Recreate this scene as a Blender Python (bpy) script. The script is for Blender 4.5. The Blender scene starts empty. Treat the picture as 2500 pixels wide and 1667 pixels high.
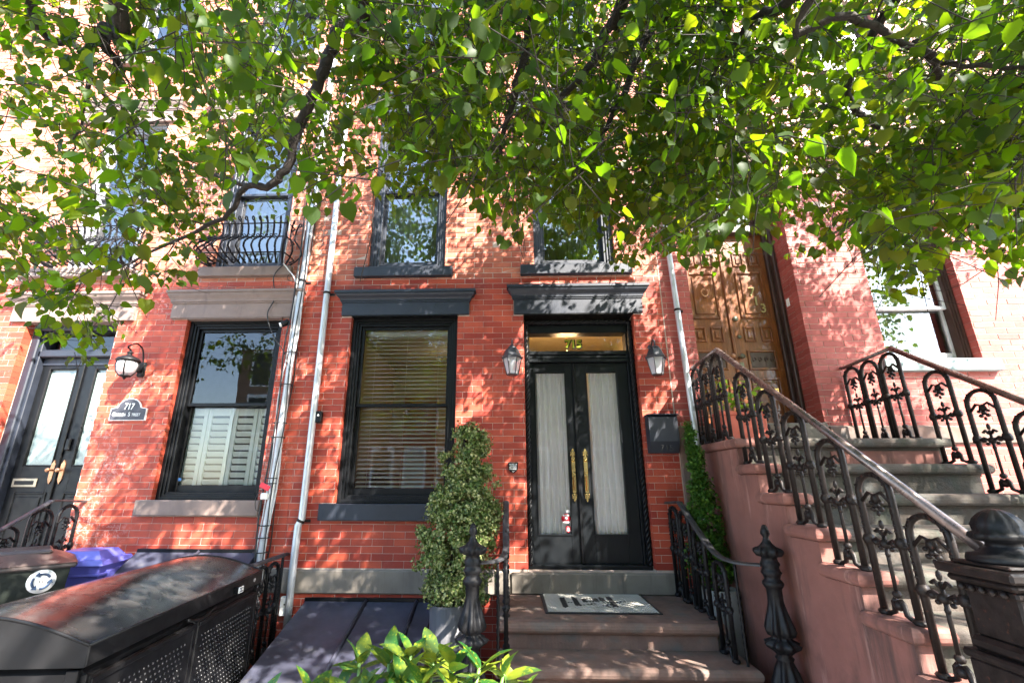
import bpy, math, random
import numpy as np
from mathutils import Vector, Matrix
from mathutils import noise as mn
random.seed(7); rng = np.random.default_rng(7)
sc = bpy.context.scene
C = sc.collection
rad = math.radians

# ------------------------------------------------------------------ camera
EYE = np.array([0.0, -4.75, 1.75])
FPX, PCX, PCY = 1117.97, 1204.03, 841.7
def axes(yaw, pitch, roll):
    sy, cy = math.sin(yaw), math.cos(yaw); sp, cp = math.sin(pitch), math.cos(pitch)
    w = np.array([-sy*cp, cy*cp, sp]); r = np.array([cy, sy, 0.0]); u = np.cross(r, w)
    cr, sr = math.cos(roll), math.sin(roll)
    return cr*r+sr*u, -sr*r+cr*u, w
AR, AU, AW = axes(rad(2.0014), rad(16.8535), rad(.0646))
cam = bpy.data.cameras.new('camera'); camo = bpy.data.objects.new('camera', cam); C.objects.link(camo)
camo.matrix_world = Matrix([[AR[0], AU[0], -AW[0], EYE[0]], [AR[1], AU[1], -AW[1], EYE[1]], [AR[2], AU[2], -AW[2], EYE[2]], [0, 0, 0, 1]])
cam.sensor_width = 36; cam.lens = FPX/2500*36
cam.shift_x = (1250-PCX)/2500; cam.shift_y = (PCY-833.5)/2500
cam.clip_end = 500; cam.clip_start = .02
sc.camera = camo
# ------------------------------------------------------------------ light
SUN = np.array([.50, -.55, .67]); SUN /= np.linalg.norm(SUN)
world = bpy.data.worlds.new('World'); sc.world = world; world.use_nodes = True
nt = world.node_tree; bg = nt.nodes['Background']
sky = nt.nodes.new('ShaderNodeTexSky'); sky.sky_type = 'NISHITA'; sky.sun_disc = False
sky.sun_elevation = math.asin(SUN[2]); sky.sun_rotation = math.atan2(SUN[0], SUN[1])
nt.links.new(sky.outputs[0], bg.inputs[0]); bg.inputs[1].default_value = .15
sl = bpy.data.lights.new('sun', 'SUN'); sl.energy = 4.5; sl.angle = rad(.53); sl.color = (1, .93, .84)
so = bpy.data.objects.new('sun', sl); C.objects.link(so); so.location = (6, -10, 14)
so.rotation_euler = Vector(SUN).to_track_quat('Z', 'Y').to_euler()
sc.view_settings.view_transform = 'Standard'; sc.view_settings.look = 'None'
sc.view_settings.exposure = 3.1; sc.view_settings.gamma = 1.0
sc.render.use_simplify = False
sc.cycles.max_bounces = 8; sc.cycles.diffuse_bounces = 4; sc.cycles.transparent_max_bounces = 12
sc.cycles.use_denoising = True

# ------------------------------------------------------------------ pixel helpers (photo pixels, 2500 x 1667)
def W(x, y, Y=0.0):
    d = AR*(x-PCX)/FPX+AU*(PCY-y)/FPX+AW
    return EYE+d*((Y-EYE[1])/d[1])
def WD(x, y, Y=0.0): return W(x*1.063, y*1.063, Y)
def PX(p):
    q = np.asarray(p)-EYE; w = q@AW
    w = np.where(w > .02, w, np.nan)
    return PCX+FPX*(q@AR)/w, PCY-FPX*(q@AU)/w

# ------------------------------------------------------------------ materials
def nod(m, t, **k):
    n = m.node_tree.nodes.new(t)
    for a, b in k.items(): setattr(n, a, b)
    return n
def ramp(m, fac, stops):
    r = nod(m, 'ShaderNodeValToRGB'); L = m.node_tree.links
    el = r.color_ramp.elements
    while len(el) < len(stops): el.new(.5)
    for e, (p, c) in zip(el, stops):
        e.position = p; e.color = (*c, 1) if len(c) == 3 else c
    L.new(fac, r.inputs[0]); return r.outputs[0]
def noise(m, scale, detail=6, vec=None, rough=.6, w=None):
    n = nod(m, 'ShaderNodeTexNoise'); n.inputs['Scale'].default_value = scale
    n.inputs['Detail'].default_value = detail; n.inputs['Roughness'].default_value = rough
    if vec is None:
        g = nod(m, 'ShaderNodeNewGeometry'); vec = g.outputs['Position']
    m.node_tree.links.new(vec, n.inputs['Vector']); return n.outputs[0]
def mixc(m, fac, a, b, mode='MIX'):
    n = nod(m, 'ShaderNodeMix', data_type='RGBA', blend_type=mode); L = m.node_tree.links
    for s, v in ((n.inputs[0], fac), (n.inputs[6], a), (n.inputs[7], b)):
        if isinstance(v, (int, float)): s.default_value = v
        elif isinstance(v, tuple): s.default_value = (*v, 1)
        else: L.new(v, s)
    return n.outputs[2]
def mth(m, op, a, b=None, c=None):
    n = nod(m, 'ShaderNodeMath', operation=op)
    for i, v in enumerate((a, b, c)):
        if v is None: continue
        if isinstance(v, (int, float)): n.inputs[i].default_value = v
        else: m.node_tree.links.new(v, n.inputs[i])
    return n.outputs[0]
def mat(name, col, rough=.6, metal=0, var=.25, vs=6, bump=.15, bs=60, dirt=None, coat=0, spec=.5, dist=.004):
    m = bpy.data.materials.new(name); m.use_nodes = True
    p = m.node_tree.nodes['Principled BSDF']; L = m.node_tree.links
    n1 = noise(m, vs)
    c = mixc(m, ramp(m, n1, [(.3, (0, 0, 0)), (.7, (1, 1, 1))]), tuple(v*(1-var) for v in col), tuple(min(1, v*(1+var)) for v in col))
    if dirt:
        dcol, dsc, lo, hi = dirt
        c = mixc(m, ramp(m, noise(m, dsc, 8), [(lo, (0, 0, 0)), (hi, (1, 1, 1))]), c, dcol)
    L.new(c, p.inputs['Base Color'])
    p.inputs['Metallic'].default_value = metal; p.inputs['Specular IOR Level'].default_value = spec
    p.inputs['Coat Weight'].default_value = coat; p.inputs['Coat Roughness'].default_value = .15
    rr = ramp(m, noise(m, vs*3), [(.3, (max(0, rough-.1),)*3), (.7, (min(1, rough+.1),)*3)])
    L.new(rr, p.inputs['Roughness'])
    if bump:
        b = nod(m, 'ShaderNodeBump'); b.inputs['Strength'].default_value = bump; b.inputs['Distance'].default_value = dist
        L.new(noise(m, bs, 8), b.inputs['Height']); L.new(b.outputs[0], p.inputs['Normal'])
    return m
def brickmat(name, lo, hi, up_lo, up_hi, zsplit, chalk=None):
    m = bpy.data.materials.new(name); m.use_nodes = True
    p = m.node_tree.nodes['Principled BSDF']; L = m.node_tree.links
    g = nod(m, 'ShaderNodeNewGeometry'); s = nod(m, 'ShaderNodeSeparateXYZ'); L.new(g.outputs['Position'], s.inputs[0])
    row = mth(m, 'FLOOR', mth(m, 'DIVIDE', mth(m, 'SUBTRACT', s.outputs[2], 1.042), .0653))
    odd = mth(m, 'PINGPONG', row, 1.0)
    cell = mth(m, 'FLOOR', mth(m, 'SUBTRACT', mth(m, 'DIVIDE', mth(m, 'ADD', s.outputs[0], .276), .212), mth(m, 'MULTIPLY', odd, .5)))
    cv = nod(m, 'ShaderNodeCombineXYZ'); L.new(cell, cv.inputs[0]); L.new(row, cv.inputs[1])
    wn = nod(m, 'ShaderNodeTexWhiteNoise', noise_dimensions='3D'); L.new(cv.outputs[0], wn.inputs['Vector'])
    r = wn.outputs['Value']
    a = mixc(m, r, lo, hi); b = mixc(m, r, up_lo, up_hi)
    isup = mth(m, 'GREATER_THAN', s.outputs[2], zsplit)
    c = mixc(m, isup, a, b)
    c = mixc(m, ramp(m, noise(m, 7, 8), [(.35, (0, 0, 0)), (.75, (.45,)*3)]), c, (.22, .035, .025))
    c = mixc(m, ramp(m, noise(m, 90, 4), [(.62, (0, 0, 0)), (.72, (.35,)*3)]), c, (.10, .02, .015))
    # pale lime bloom
    amt = chalk if chalk else .25
    bl = mth(m, 'MULTIPLY', ramp(m, noise(m, 1.3, 3), [(.5, (0, 0, 0)), (.66, (1, 1, 1))]), ramp(m, noise(m, 26, 9, rough=.75), [(.5, (0, 0, 0)), (.62, (1, 1, 1))]))
    c = mixc(m, mth(m, 'MULTIPLY', bl, amt), c, (.62, .42, .38))
    L.new(c, p.inputs['Base Color']); p.inputs['Roughness'].default_value = .62; p.inputs['Specular IOR Level'].default_value = .35
    bp = nod(m, 'ShaderNodeBump'); bp.inputs['Strength'].default_value = .5; bp.inputs['Distance'].default_value = .004
    L.new(noise(m, 45, 9, rough=.7), bp.inputs['Height']); L.new(bp.outputs[0], p.inputs['Normal'])
    return m
def glassmat(name, ior=1.75, tint=(1, 1, 1), rough=.0):
    m = bpy.data.materials.new(name); m.use_nodes = True; L = m.node_tree.links
    for n in list(m.node_tree.nodes):
        if n.type == 'BSDF_PRINCIPLED': m.node_tree.nodes.remove(n)
    out = [n for n in m.node_tree.nodes if n.type == 'OUTPUT_MATERIAL'][0]
    f = nod(m, 'ShaderNodeFresnel'); f.inputs[0].default_value = ior
    t = nod(m, 'ShaderNodeBsdfTransparent'); t.inputs[0].default_value = (*tint, 1)
    gl = nod(m, 'ShaderNodeBsdfGlossy'); gl.inputs['Roughness'].default_value = rough
    b = nod(m, 'ShaderNodeBump'); b.inputs['Strength'].default_value = .05; b.inputs['Distance'].default_value = .02
    L.new(noise(m, 1.7, 2), b.inputs['Height']); L.new(b.outputs[0], gl.inputs['Normal'])
    x = nod(m, 'ShaderNodeMixShader'); L.new(f.outputs[0], x.inputs[0]); L.new(t.outputs[0], x.inputs[1]); L.new(gl.outputs[0], x.inputs[2])
    L.new(x.outputs[0], out.inputs[0]); return m
def leafmat(name, dcols, tcols, tf=.5, gloss=.35, spots=None):
    m = bpy.data.materials.new(name); m.use_nodes = True; L = m.node_tree.links
    p = m.node_tree.nodes['Principled BSDF']; out = [n for n in m.node_tree.nodes if n.type == 'OUTPUT_MATERIAL'][0]
    g = nod(m, 'ShaderNodeNewGeometry'); oi = nod(m, 'ShaderNodeObjectInfo')
    r = mth(m, 'FRACT', mth(m, 'ADD', g.outputs['Random Per Island'], oi.outputs['Random']))
    n = len(dcols)
    st = [((i+.5)/n, c) for i, c in enumerate(dcols)]
    d = ramp(m, r, st); t = ramp(m, r, [((i+.5)/n, c) for i, c in enumerate(tcols)])
    if spots:
        k = ramp(m, noise(m, spots[1], 5, rough=.7), [(spots[2], (0, 0, 0)), (spots[2]+.04, (1, 1, 1))])
        k2 = ramp(m, noise(m, 9, 3), [(.5, (0, 0, 0)), (.6, (1, 1, 1))])
        k = mth(m, 'MAXIMUM', k, mth(m, 'MULTIPLY', k2, .75))
        d = mixc(m, k, d, spots[0]); t = mixc(m, k, t, spots[0])
    L.new(d, p.inputs['Base Color']); p.inputs['Roughness'].default_value = gloss; p.inputs['Specular IOR Level'].default_value = .22
    tr = nod(m, 'ShaderNodeBsdfTranslucent'); L.new(t, tr.inputs[0])
    x = nod(m, 'ShaderNodeMixShader'); x.inputs[0].default_value = tf
    L.new(p.outputs[0], x.inputs[1]); L.new(tr.outputs[0], x.inputs[2]); L.new(x.outputs[0], out.inputs[0]); return m
def emat(name, col, s):
    m = bpy.data.materials.new(name); m.use_nodes = True; p = m.node_tree.nodes['Principled BSDF']
    p.inputs['Base Color'].default_value = (*col, 1); p.inputs['Emission Color'].default_value = (*col, 1); p.inputs['Emission Strength'].default_value = s
    return m

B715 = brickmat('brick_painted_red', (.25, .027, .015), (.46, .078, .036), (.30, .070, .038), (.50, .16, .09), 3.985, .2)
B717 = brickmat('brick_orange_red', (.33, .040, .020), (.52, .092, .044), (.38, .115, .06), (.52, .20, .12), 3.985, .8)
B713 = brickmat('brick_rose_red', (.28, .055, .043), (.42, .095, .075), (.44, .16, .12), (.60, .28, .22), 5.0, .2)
MORT = mat('mortar', (.42, .33, .28), .9, var=.25, vs=12, bump=.4, bs=90)
BLUE = mat('charcoal_blue_paint', (.015, .019, .029), .5, var=.2, vs=4, bump=.12, bs=50, dist=.002)
DARK = mat('black_paint', (.004, .0045, .0055), .42, spec=.25, var=.2, vs=5, bump=.08, bs=40, dist=.002)
DOORP = mat('door_black_paint', (.006, .0075, .009), .38, spec=.25, var=.15, vs=3, bump=.05, bs=30, dist=.001)
HATCH = mat('navy_steel_paint', (.034, .036, .054), .5, var=.4, vs=3, bump=.3, bs=25, dirt=((.07, .068, .075), 9, .55, .75), dist=.002)
TAUPE = mat('brownstone_taupe', (.20, .145, .122), .8, var=.12, vs=5, bump=.3, bs=120, dist=.002)
BAND = mat('grey_stucco', (.17, .148, .122), .85, var=.15, vs=4, bump=.4, bs=90, dist=.003)
BROWN = mat('brownstone', (.145, .088, .068), .85, var=.25, vs=7, bump=.6, bs=50, dirt=((.10, .095, .085), 5, .5, .7))
STEPG = mat('weathered_grey_brownstone', (.082, .062, .049), .85, var=.35, vs=6, bump=.8, bs=40, dirt=((.055, .055, .05), 6, .45, .65), dist=.008)
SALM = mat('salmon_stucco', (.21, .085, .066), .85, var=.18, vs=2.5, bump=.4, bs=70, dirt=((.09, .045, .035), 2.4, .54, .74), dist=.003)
IRON = mat('cast_iron_black', (.0065, .0065, .0075), .5, spec=.25, var=.4, vs=30, bump=.5, bs=120, dist=.002)
IRONB = mat('cast_iron_rusty', (.013, .009, .008), .52, spec=.25, var=.5, vs=25, bump=.5, bs=90, dirt=((.10, .035, .02), 40, .62, .75), dist=.002)
RAILM = mat('worn_handrail', (.17, .13, .12), .3, metal=.7, var=.4, vs=9, bump=.2, bs=60)
GRAIL = mat('grey_iron_handrail', (.030, .030, .033), .5, var=.3, vs=12, bump=.2, bs=80)
PIPE = mat('galvanised_pipe', (.50, .52, .54), .4, metal=.35, var=.12, vs=8, bump=.1, bs=50)
CABB = mat('black_cable', (.015, .015, .016), .5, bump=0)
CABW = mat('white_cable', (.6, .6, .6), .5, bump=0)
WOOD = None
BRASS = mat('polished_brass', (.85, .58, .20), .16, metal=1, var=.15, vs=40, bump=.05)
COPP = mat('aged_brass', (.50, .27, .15), .4, metal=.8, var=.3, vs=60, bump=.3)
WHITE = mat('white_paint', (.88, .88, .85), .45, var=.04, bump=0)
MINT = mat('cream_green_shutter', (.80, .88, .80), .4, var=.04, bump=0)
CURT = mat('sheer_curtain', (.96, .96, .97), .8, var=.05, bump=0)
TANW = mat('tan_interior', (.50, .44, .29), .7, var=.05, bump=0)
GREYI = mat('grey_interior', (.20, .20, .20), .8, var=.1, bump=0)
GLASS = glassmat('window_glass', 1.65)
GLASSU = glassmat('upper_window_glass', 2.6)
LGLASS = mat('lantern_glass', (.62, .63, .66), .15, var=.1, bump=0); LGLASS.node_tree.nodes['Principled BSDF'].inputs['Alpha'].default_value = .55
FROST = mat('etched_glass', (.20, .26, .25), .25, var=.25, vs=9, bump=.1, bs=30, coat=.6)
SHED = mat('shed_black_resin', (.007, .007, .0076), .45, spec=.25, var=.4, vs=5, bump=.25, bs=200, dist=.001)
LIDM = mat('shed_lid_gloss', (.022, .020, .019), .24, var=.3, vs=3, bump=.04, bs=9, coat=.35, dist=.003, dirt=((.05, .047, .045), 7, .5, .75))
BLUEB = mat('blue_recycling_plastic', (.11, .11, .42), .4, var=.08, vs=6, bump=.1, bs=40)
BINM = mat('dark_bin_plastic', (.010, .013, .010), .45, spec=.25, var=.25, vs=6, bump=.15, bs=60)
SOIL = mat('soil', (.03, .02, .015), .95, bump=.8, bs=40)
POTG = mat('grey_ribbed_pot', (.075, .075, .082), .7, var=.12, bump=.1)
POTL = mat('pale_pot', (.20, .20, .19), .7, var=.12, bump=.2)
TERRA = mat('terracotta', (.48, .10, .06), .7, var=.12, bump=.1)
BARK = mat('linden_bark', (.022, .016, .013), .9, var=.4, vs=20, bump=1, bs=40, dist=.01)
RUBB = mat('black_rubber', (.015, .015, .016), .7, bump=.1)
TILE = mat('white_tile_rubber', (.40, .385, .345), .6, var=.08, bump=.05)
PAVE = mat('concrete_pavement', (.30, .28, .26), .9, var=.15, vs=3, bump=.4, bs=60)
ASPH = mat('asphalt', (.05, .05, .052), .9, var=.2, vs=4, bump=.6, bs=90)
CARD = mat('cardboard', (.42, .27, .15), .8, bump=.1)
PAPER = mat('white_print', (.75, .75, .73), .6, var=.03, bump=0)
RED = mat('red_plastic', (.65, .03, .05), .4, bump=0)
SIGNB = mat('slate_plaque', (.035, .035, .045), .5, var=.3, vs=40, bump=.2)
LEAF = leafmat('linden_leaf', [(.010, .030, .002), (.017, .043, .003), (.013, .036, .002), (.032, .048, .003)],
               [(.13, .28, .003), (.21, .35, .005), (.10, .23, .002), (.25, .32, .005)], .5, .5)
BOXL = leafmat('boxwood_leaf', [(.04, .075, .02), (.20, .26, .07), (.46, .46, .22), (.07, .13, .035)], [(.22, .28, .07)]*4, .3, .3)
ARBL = leafmat('cypress_leaf', [(.016, .060, .008), (.036, .10, .011), (.09, .17, .02), (.022, .075, .010)], [(.12, .26, .02)]*4, .25, .5)
AUCL = leafmat('speckled_laurel_leaf', [(.008, .055, .012), (.016, .08, .015), (.03, .085, .02), (.045, .08, .02)], [(.10, .24, .02)]*4, .25, .42, ((.17, .20, .015), 75, .56))
GERL = leafmat('pot_plant_leaf', [(.10, .22, .02), (.16, .30, .03)], [(.4, .6, .05)]*2, .4)

def streak(m, col, sc_, lo, hi, amt):
    p = m.node_tree.nodes['Principled BSDF']; L = m.node_tree.links; src = p.inputs['Base Color'].links[0].from_socket
    g = nod(m, 'ShaderNodeNewGeometry'); mp = nod(m, 'ShaderNodeMapping'); mp.inputs['Scale'].default_value = (sc_, sc_, sc_*.12)
    L.new(g.outputs['Position'], mp.inputs[0])
    L.new(mixc(m, ramp(m, noise(m, 1, 7, mp.outputs[0], .65), [(lo, (0, 0, 0)), (hi, (amt,)*3)]), src, col), p.inputs['Base Color'])
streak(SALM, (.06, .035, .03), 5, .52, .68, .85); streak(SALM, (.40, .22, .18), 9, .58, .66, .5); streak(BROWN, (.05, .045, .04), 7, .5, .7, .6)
streak(BAND, (.07, .06, .05), 8, .52, .7, .6); streak(TAUPE, (.09, .07, .06), 9, .55, .7, .6); streak(STEPG, (.045, .05, .035), 6, .48, .62, .8)
for b_ in (B715, B717, B713): streak(b_, (.10, .035, .028), 3.2, .54, .72, .55)
def woodmat():
    m = bpy.data.materials.new('varnished_oak'); m.use_nodes = True; L = m.node_tree.links; p = m.node_tree.nodes['Principled BSDF']
    g = nod(m, 'ShaderNodeNewGeometry'); mp = nod(m, 'ShaderNodeMapping'); mp.inputs['Scale'].default_value = (30, 30, 2.2)
    L.new(g.outputs['Position'], mp.inputs[0])
    c = ramp(m, noise(m, 1.5, 8, mp.outputs[0], .7), [(.3, (.09, .026, .006)), (.55, (.20, .058, .012)), (.75, (.27, .095, .022))])
    c = mixc(m, ramp(m, noise(m, 3.5, 7), [(.48, (0, 0, 0)), (.7, (.8,)*3)]), c, (.09, .028, .012))
    c = mixc(m, ramp(m, noise(m, 6, 9, rough=.75), [(.56, (0, 0, 0)), (.66, (.7,)*3)]), c, (.26, .13, .05))
    L.new(c, p.inputs['Base Color']); p.inputs['Roughness'].default_value = .32; p.inputs['Coat Weight'].default_value = .3
    b = nod(m, 'ShaderNodeBump'); b.inputs['Strength'].default_value = .3; b.inputs['Distance'].default_value = .002
    L.new(noise(m, 2, 8, mp.outputs[0]), b.inputs['Height']); L.new(b.outputs[0], p.inputs['Normal']); return m
WOOD = woodmat()

# ------------------------------------------------------------------ mesh building
class MB:
    def __init__(s): s.v = []; s.f = []; s.sm = []
    def add(s, vs, fs, smooth=False):
        o = len(s.v); s.v += [tuple(map(float, v)) for v in vs]; s.f += [tuple(i+o for i in f) for f in fs]; s.sm += [smooth]*len(fs); return s
    def box(s, x0, x1, y0, y1, z0, z1, b=0.0, M=None):
        if x0 > x1: x0, x1 = x1, x0
        if y0 > y1: y0, y1 = y1, y0
        if z0 > z1: z0, z1 = z1, z0
        if b <= 0:
            vs = [(x, y, z) for z in (z0, z1) for y in (y0, y1) for x in (x0, x1)]
            fs = [(0, 2, 3, 1), (4, 5, 7, 6), (0, 1, 5, 4), (2, 6, 7, 3), (0, 4, 6, 2), (1, 3, 7, 5)]
        else:
            b = min(b, (x1-x0)*.45, (y1-y0)*.45, (z1-z0)*.45)
            P = ((x0, x1), (y0, y1), (z0, z1)); vs = []; idx = {}
            for cx in (0, 1):
                for cy in (0, 1):
                    for cz in (0, 1):
                        for ax in range(3):
                            c = (cx, cy, cz); v = [P[k][c[k]]+(0 if k == ax else (b if c[k] == 0 else -b)) for k in range(3)]
                            idx[(cx, cy, cz, ax)] = len(vs); vs.append(v)
            fs = []
            for ax in range(3):
                a1, a2 = (ax+1) % 3, (ax+2) % 3
                for sd in (0, 1):
                    q = []
                    for (p1, p2) in ((0, 0), (1, 0), (1, 1), (0, 1)):
                        c = [0]*3; c[ax] = sd; c[a1] = p1; c[a2] = p2; q.append(idx[(*c, ax)])
                    fs.append(tuple(q) if sd else tuple(q[::-1]))
                for p1 in (0, 1):
                    for p2 in (0, 1):   # edge along ax
                        q = []
                        for (e, k) in ((0, a1), (1, a1), (1, a2), (0, a2)):
                            c = [0]*3; c[ax] = e; c[a1] = p1; c[a2] = p2; q.append(idx[(*c, k)])
                        fs.append(tuple(q) if (p1 != p2) else tuple(q[::-1]))
            for cx in (0, 1):
                for cy in (0, 1):
                    for cz in (0, 1):
                        q = [idx[(cx, cy, cz, k)] for k in range(3)]
                        fs.append(tuple(q) if (cx+cy+cz) % 2 else tuple(q[::-1]))
        if M is not None: vs = [M @ Vector(v) for v in vs]
        return s.add(vs, fs)
    def tube(s, pts, r, n=8, cap=True, twist=0, sq=1.0):
        P = [np.array(p, float) for p in pts]; m = len(P)
        R = r if hasattr(r, '__len__') else [r]*m
        up = None; vs = []
        for i in range(m):
            t = P[min(i+1, m-1)]-P[max(i-1, 0)]; t = t/(np.linalg.norm(t)+1e-9)
            if up is None:
                up = np.cross(t, (0, 0, 1) if abs(t[2]) < .9 else (1, 0, 0)); up /= np.linalg.norm(up)
            else:
                up = up-t*(up@t); up /= np.linalg.norm(up)+1e-9
            q = np.cross(t, up)
            for k in range(n):
                a = 2*math.pi*k/n+twist*i
                vs.append(P[i]+R[i]*(math.cos(a)*up+sq*math.sin(a)*q))
        fs = [(i*n+k, i*n+(k+1) % n, (i+1)*n+(k+1) % n, (i+1)*n+k) for i in range(m-1) for k in range(n)]
        if cap: fs += [tuple(range(n))[::-1], tuple((m-1)*n+k for k in range(n))]
        return s.add(vs, fs, True)
    def lathe(s, prof, c=(0, 0, 0), n=20, flute=0, fl=8, ax=None):
        vs = []
        for (r, z) in prof:
            for k in range(n):
                a = 2*math.pi*k/n; rr = r*(1+flute*math.cos(fl*a)) if isinstance(flute, (int, float)) else r*(1+flute(z)*math.cos(fl*a))
                v = np.array([rr*math.cos(a), rr*math.sin(a), z])
                if ax == 'y': v = np.array([v[0], -v[2], v[1]])
                vs.append(v+np.array(c))
        m = len(prof)
        fs = [(i*n+k, i*n+(k+1) % n, (i+1)*n+(k+1) % n, (i+1)*n+k) for i in range(m-1) for k in range(n)]
        fs += [tuple(range(n))[::-1], tuple((m-1)*n+k for k in range(n))]
        return s.add(vs, fs, True)
    def ball(s, c, r, n=8, sc_=(1, 1, 1)):
        k = max(4, n//2+1)
        pr = [(math.sin(math.pi*(i+.02)/(k-.96 if False else k))*1, -math.cos(math.pi*i/k)) for i in range(k+1)]
        vs = []
        for (a, b) in pr:
            for j in range(n):
                t = 2*math.pi*j/n; vs.append((c[0]+r*sc_[0]*a*math.cos(t), c[1]+r*sc_[1]*a*math.sin(t), c[2]+r*sc_[2]*b))
        m = k+1
        fs = [(i*n+j, i*n+(j+1) % n, (i+1)*n+(j+1) % n, (i+1)*n+j) for i in range(m-1) for j in range(n)]
        return s.add(vs, fs, True)
    def prism(s, poly, y0, y1, M=None):   # polygon in x,z extruded in y
        n = len(poly); vs = [(x, y0, z) for x, z in poly]+[(x, y1, z) for x, z in poly]
        fs = [tuple(range(n)), tuple(range(n, 2*n))[::-1]]+[(i, i+n, (i+1) % n+n, (i+1) % n) for i in range(n)]
        if M is not None: vs = [M @ Vector(v) for v in vs]
        return s.add(vs, fs)
    def sweep(s, prof, x0, x1, miter=True):   # moulding: prof = [(proud, z)], runs along x, returns at ends
        n = len(prof)
        vs = [(x0-(p if miter else 0), -p, z) for p, z in prof]+[(x1+(p if miter else 0), -p, z) for p, z in prof]
        vs += [(x0-(p if miter else 0), .02, z) for p, z in prof]+[(x1+(p if miter else 0), .02, z) for p, z in prof]
        fs = []
        for i in range(n-1):
            fs += [(i, n+i, n+i+1, i+1), (i+1, 2*n+i+1, 2*n+i, i), (n+i, 3*n+i, 3*n+i+1, n+i+1)]
        fs += [(0, 2*n, 3*n, n), (n-1, 2*n-1, 4*n-1, 3*n-1)]
        return s.add(vs, fs)
    def build(s, name, m, parent=None, base=None, loc=None):
        me = bpy.data.meshes.new(name)
        b = np.zeros(3) if base is None else np.array(base, float)
        if parent is not None and base is None and loc is None: b = rootloc(parent)
        v = np.array(s.v, dtype=np.float64)-b
        me.from_pydata(v.tolist(), [], s.f); me.polygons.foreach_set('use_smooth', s.sm)
        me.materials.append(m); me.update()
        o = bpy.data.objects.new(name, me); C.objects.link(o)
        if parent is not None: o.parent = parent
        if loc is not None: o.location = loc
        return o
def rootloc(o):
    while o.parent is not None: o = o.parent
    return np.array(o.location)
def thing(name, label, cat, loc=(0, 0, 0), group=None):
    o = bpy.data.objects.new(name, None); C.objects.link(o); o.location = loc; o.empty_display_size = .1
    tag(o, label, cat, group); return o
def tag(o, label, cat, group=None):
    o['label'] = label; o['category'] = cat
    if group: o['group'] = group
    return o
def inst(me, name, parent, loc, rot=None, scale=None):
    o = bpy.data.objects.new(name, me); C.objects.link(o); o.parent = parent; o.location = loc
    if rot is not None: o.rotation_euler = rot
    if scale is not None: o.scale = scale
    return o
def copytree(root, loc, label, rz=None, group=None):
    r = root.copy(); C.objects.link(r); r.location = loc; r['label'] = label
    if rz is not None: r.rotation_euler.z = rz
    if group: r['group'] = group
    for ch in list(root.children):
        c = ch.copy(); C.objects.link(c); c.parent = r
        for g in ch.children:
            d = g.copy(); C.objects.link(d); d.parent = c
    return r
def text(name, s, size, m, parent, M, ext=.002, align='CENTER', shear=0, sx=1, bold=0):
    cu = bpy.data.curves.new(name, 'FONT'); cu.body = s; cu.size = size; cu.extrude = ext; cu.align_x = align; cu.shear = shear; cu.offset = bold
    cu.resolution_u = 3
    t = bpy.data.objects.new('tmp', cu); C.objects.link(t)
    me = bpy.data.meshes.new_from_object(t.evaluated_get(bpy.context.evaluated_depsgraph_get()))
    bpy.data.objects.remove(t); me.materials.clear(); me.materials.append(m)
    me.transform(Matrix.Diagonal((sx, 1, 1, 1)))
    o = bpy.data.objects.new(name, me); C.objects.link(o); o.parent = parent
    o.matrix_local = M; return o
def face(x, y, z): return Matrix.Translation((x, y, z)) @ Matrix.Rotation(rad(90), 4, 'X')

# ------------------------------------------------------------------ ground
g = MB().add([(-60, -60, 0), (60, -60, 0), (60, 30, 0), (-60, 30, 0)], [(0, 1, 2, 3)]).build('pavement', PAVE); g['kind'] = 'structure'
g = MB().box(-60, 60, -16, -7.2, -.3, .004).build('road', ASPH); g['kind'] = 'structure'
kb = MB().box(-60, 60, -7.2, -7.0, -.1, .07, .01).box(-60, 60, -16.2, -16, -.1, .07, .01).build('kerb', PAVE); kb['kind'] = 'structure'

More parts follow.
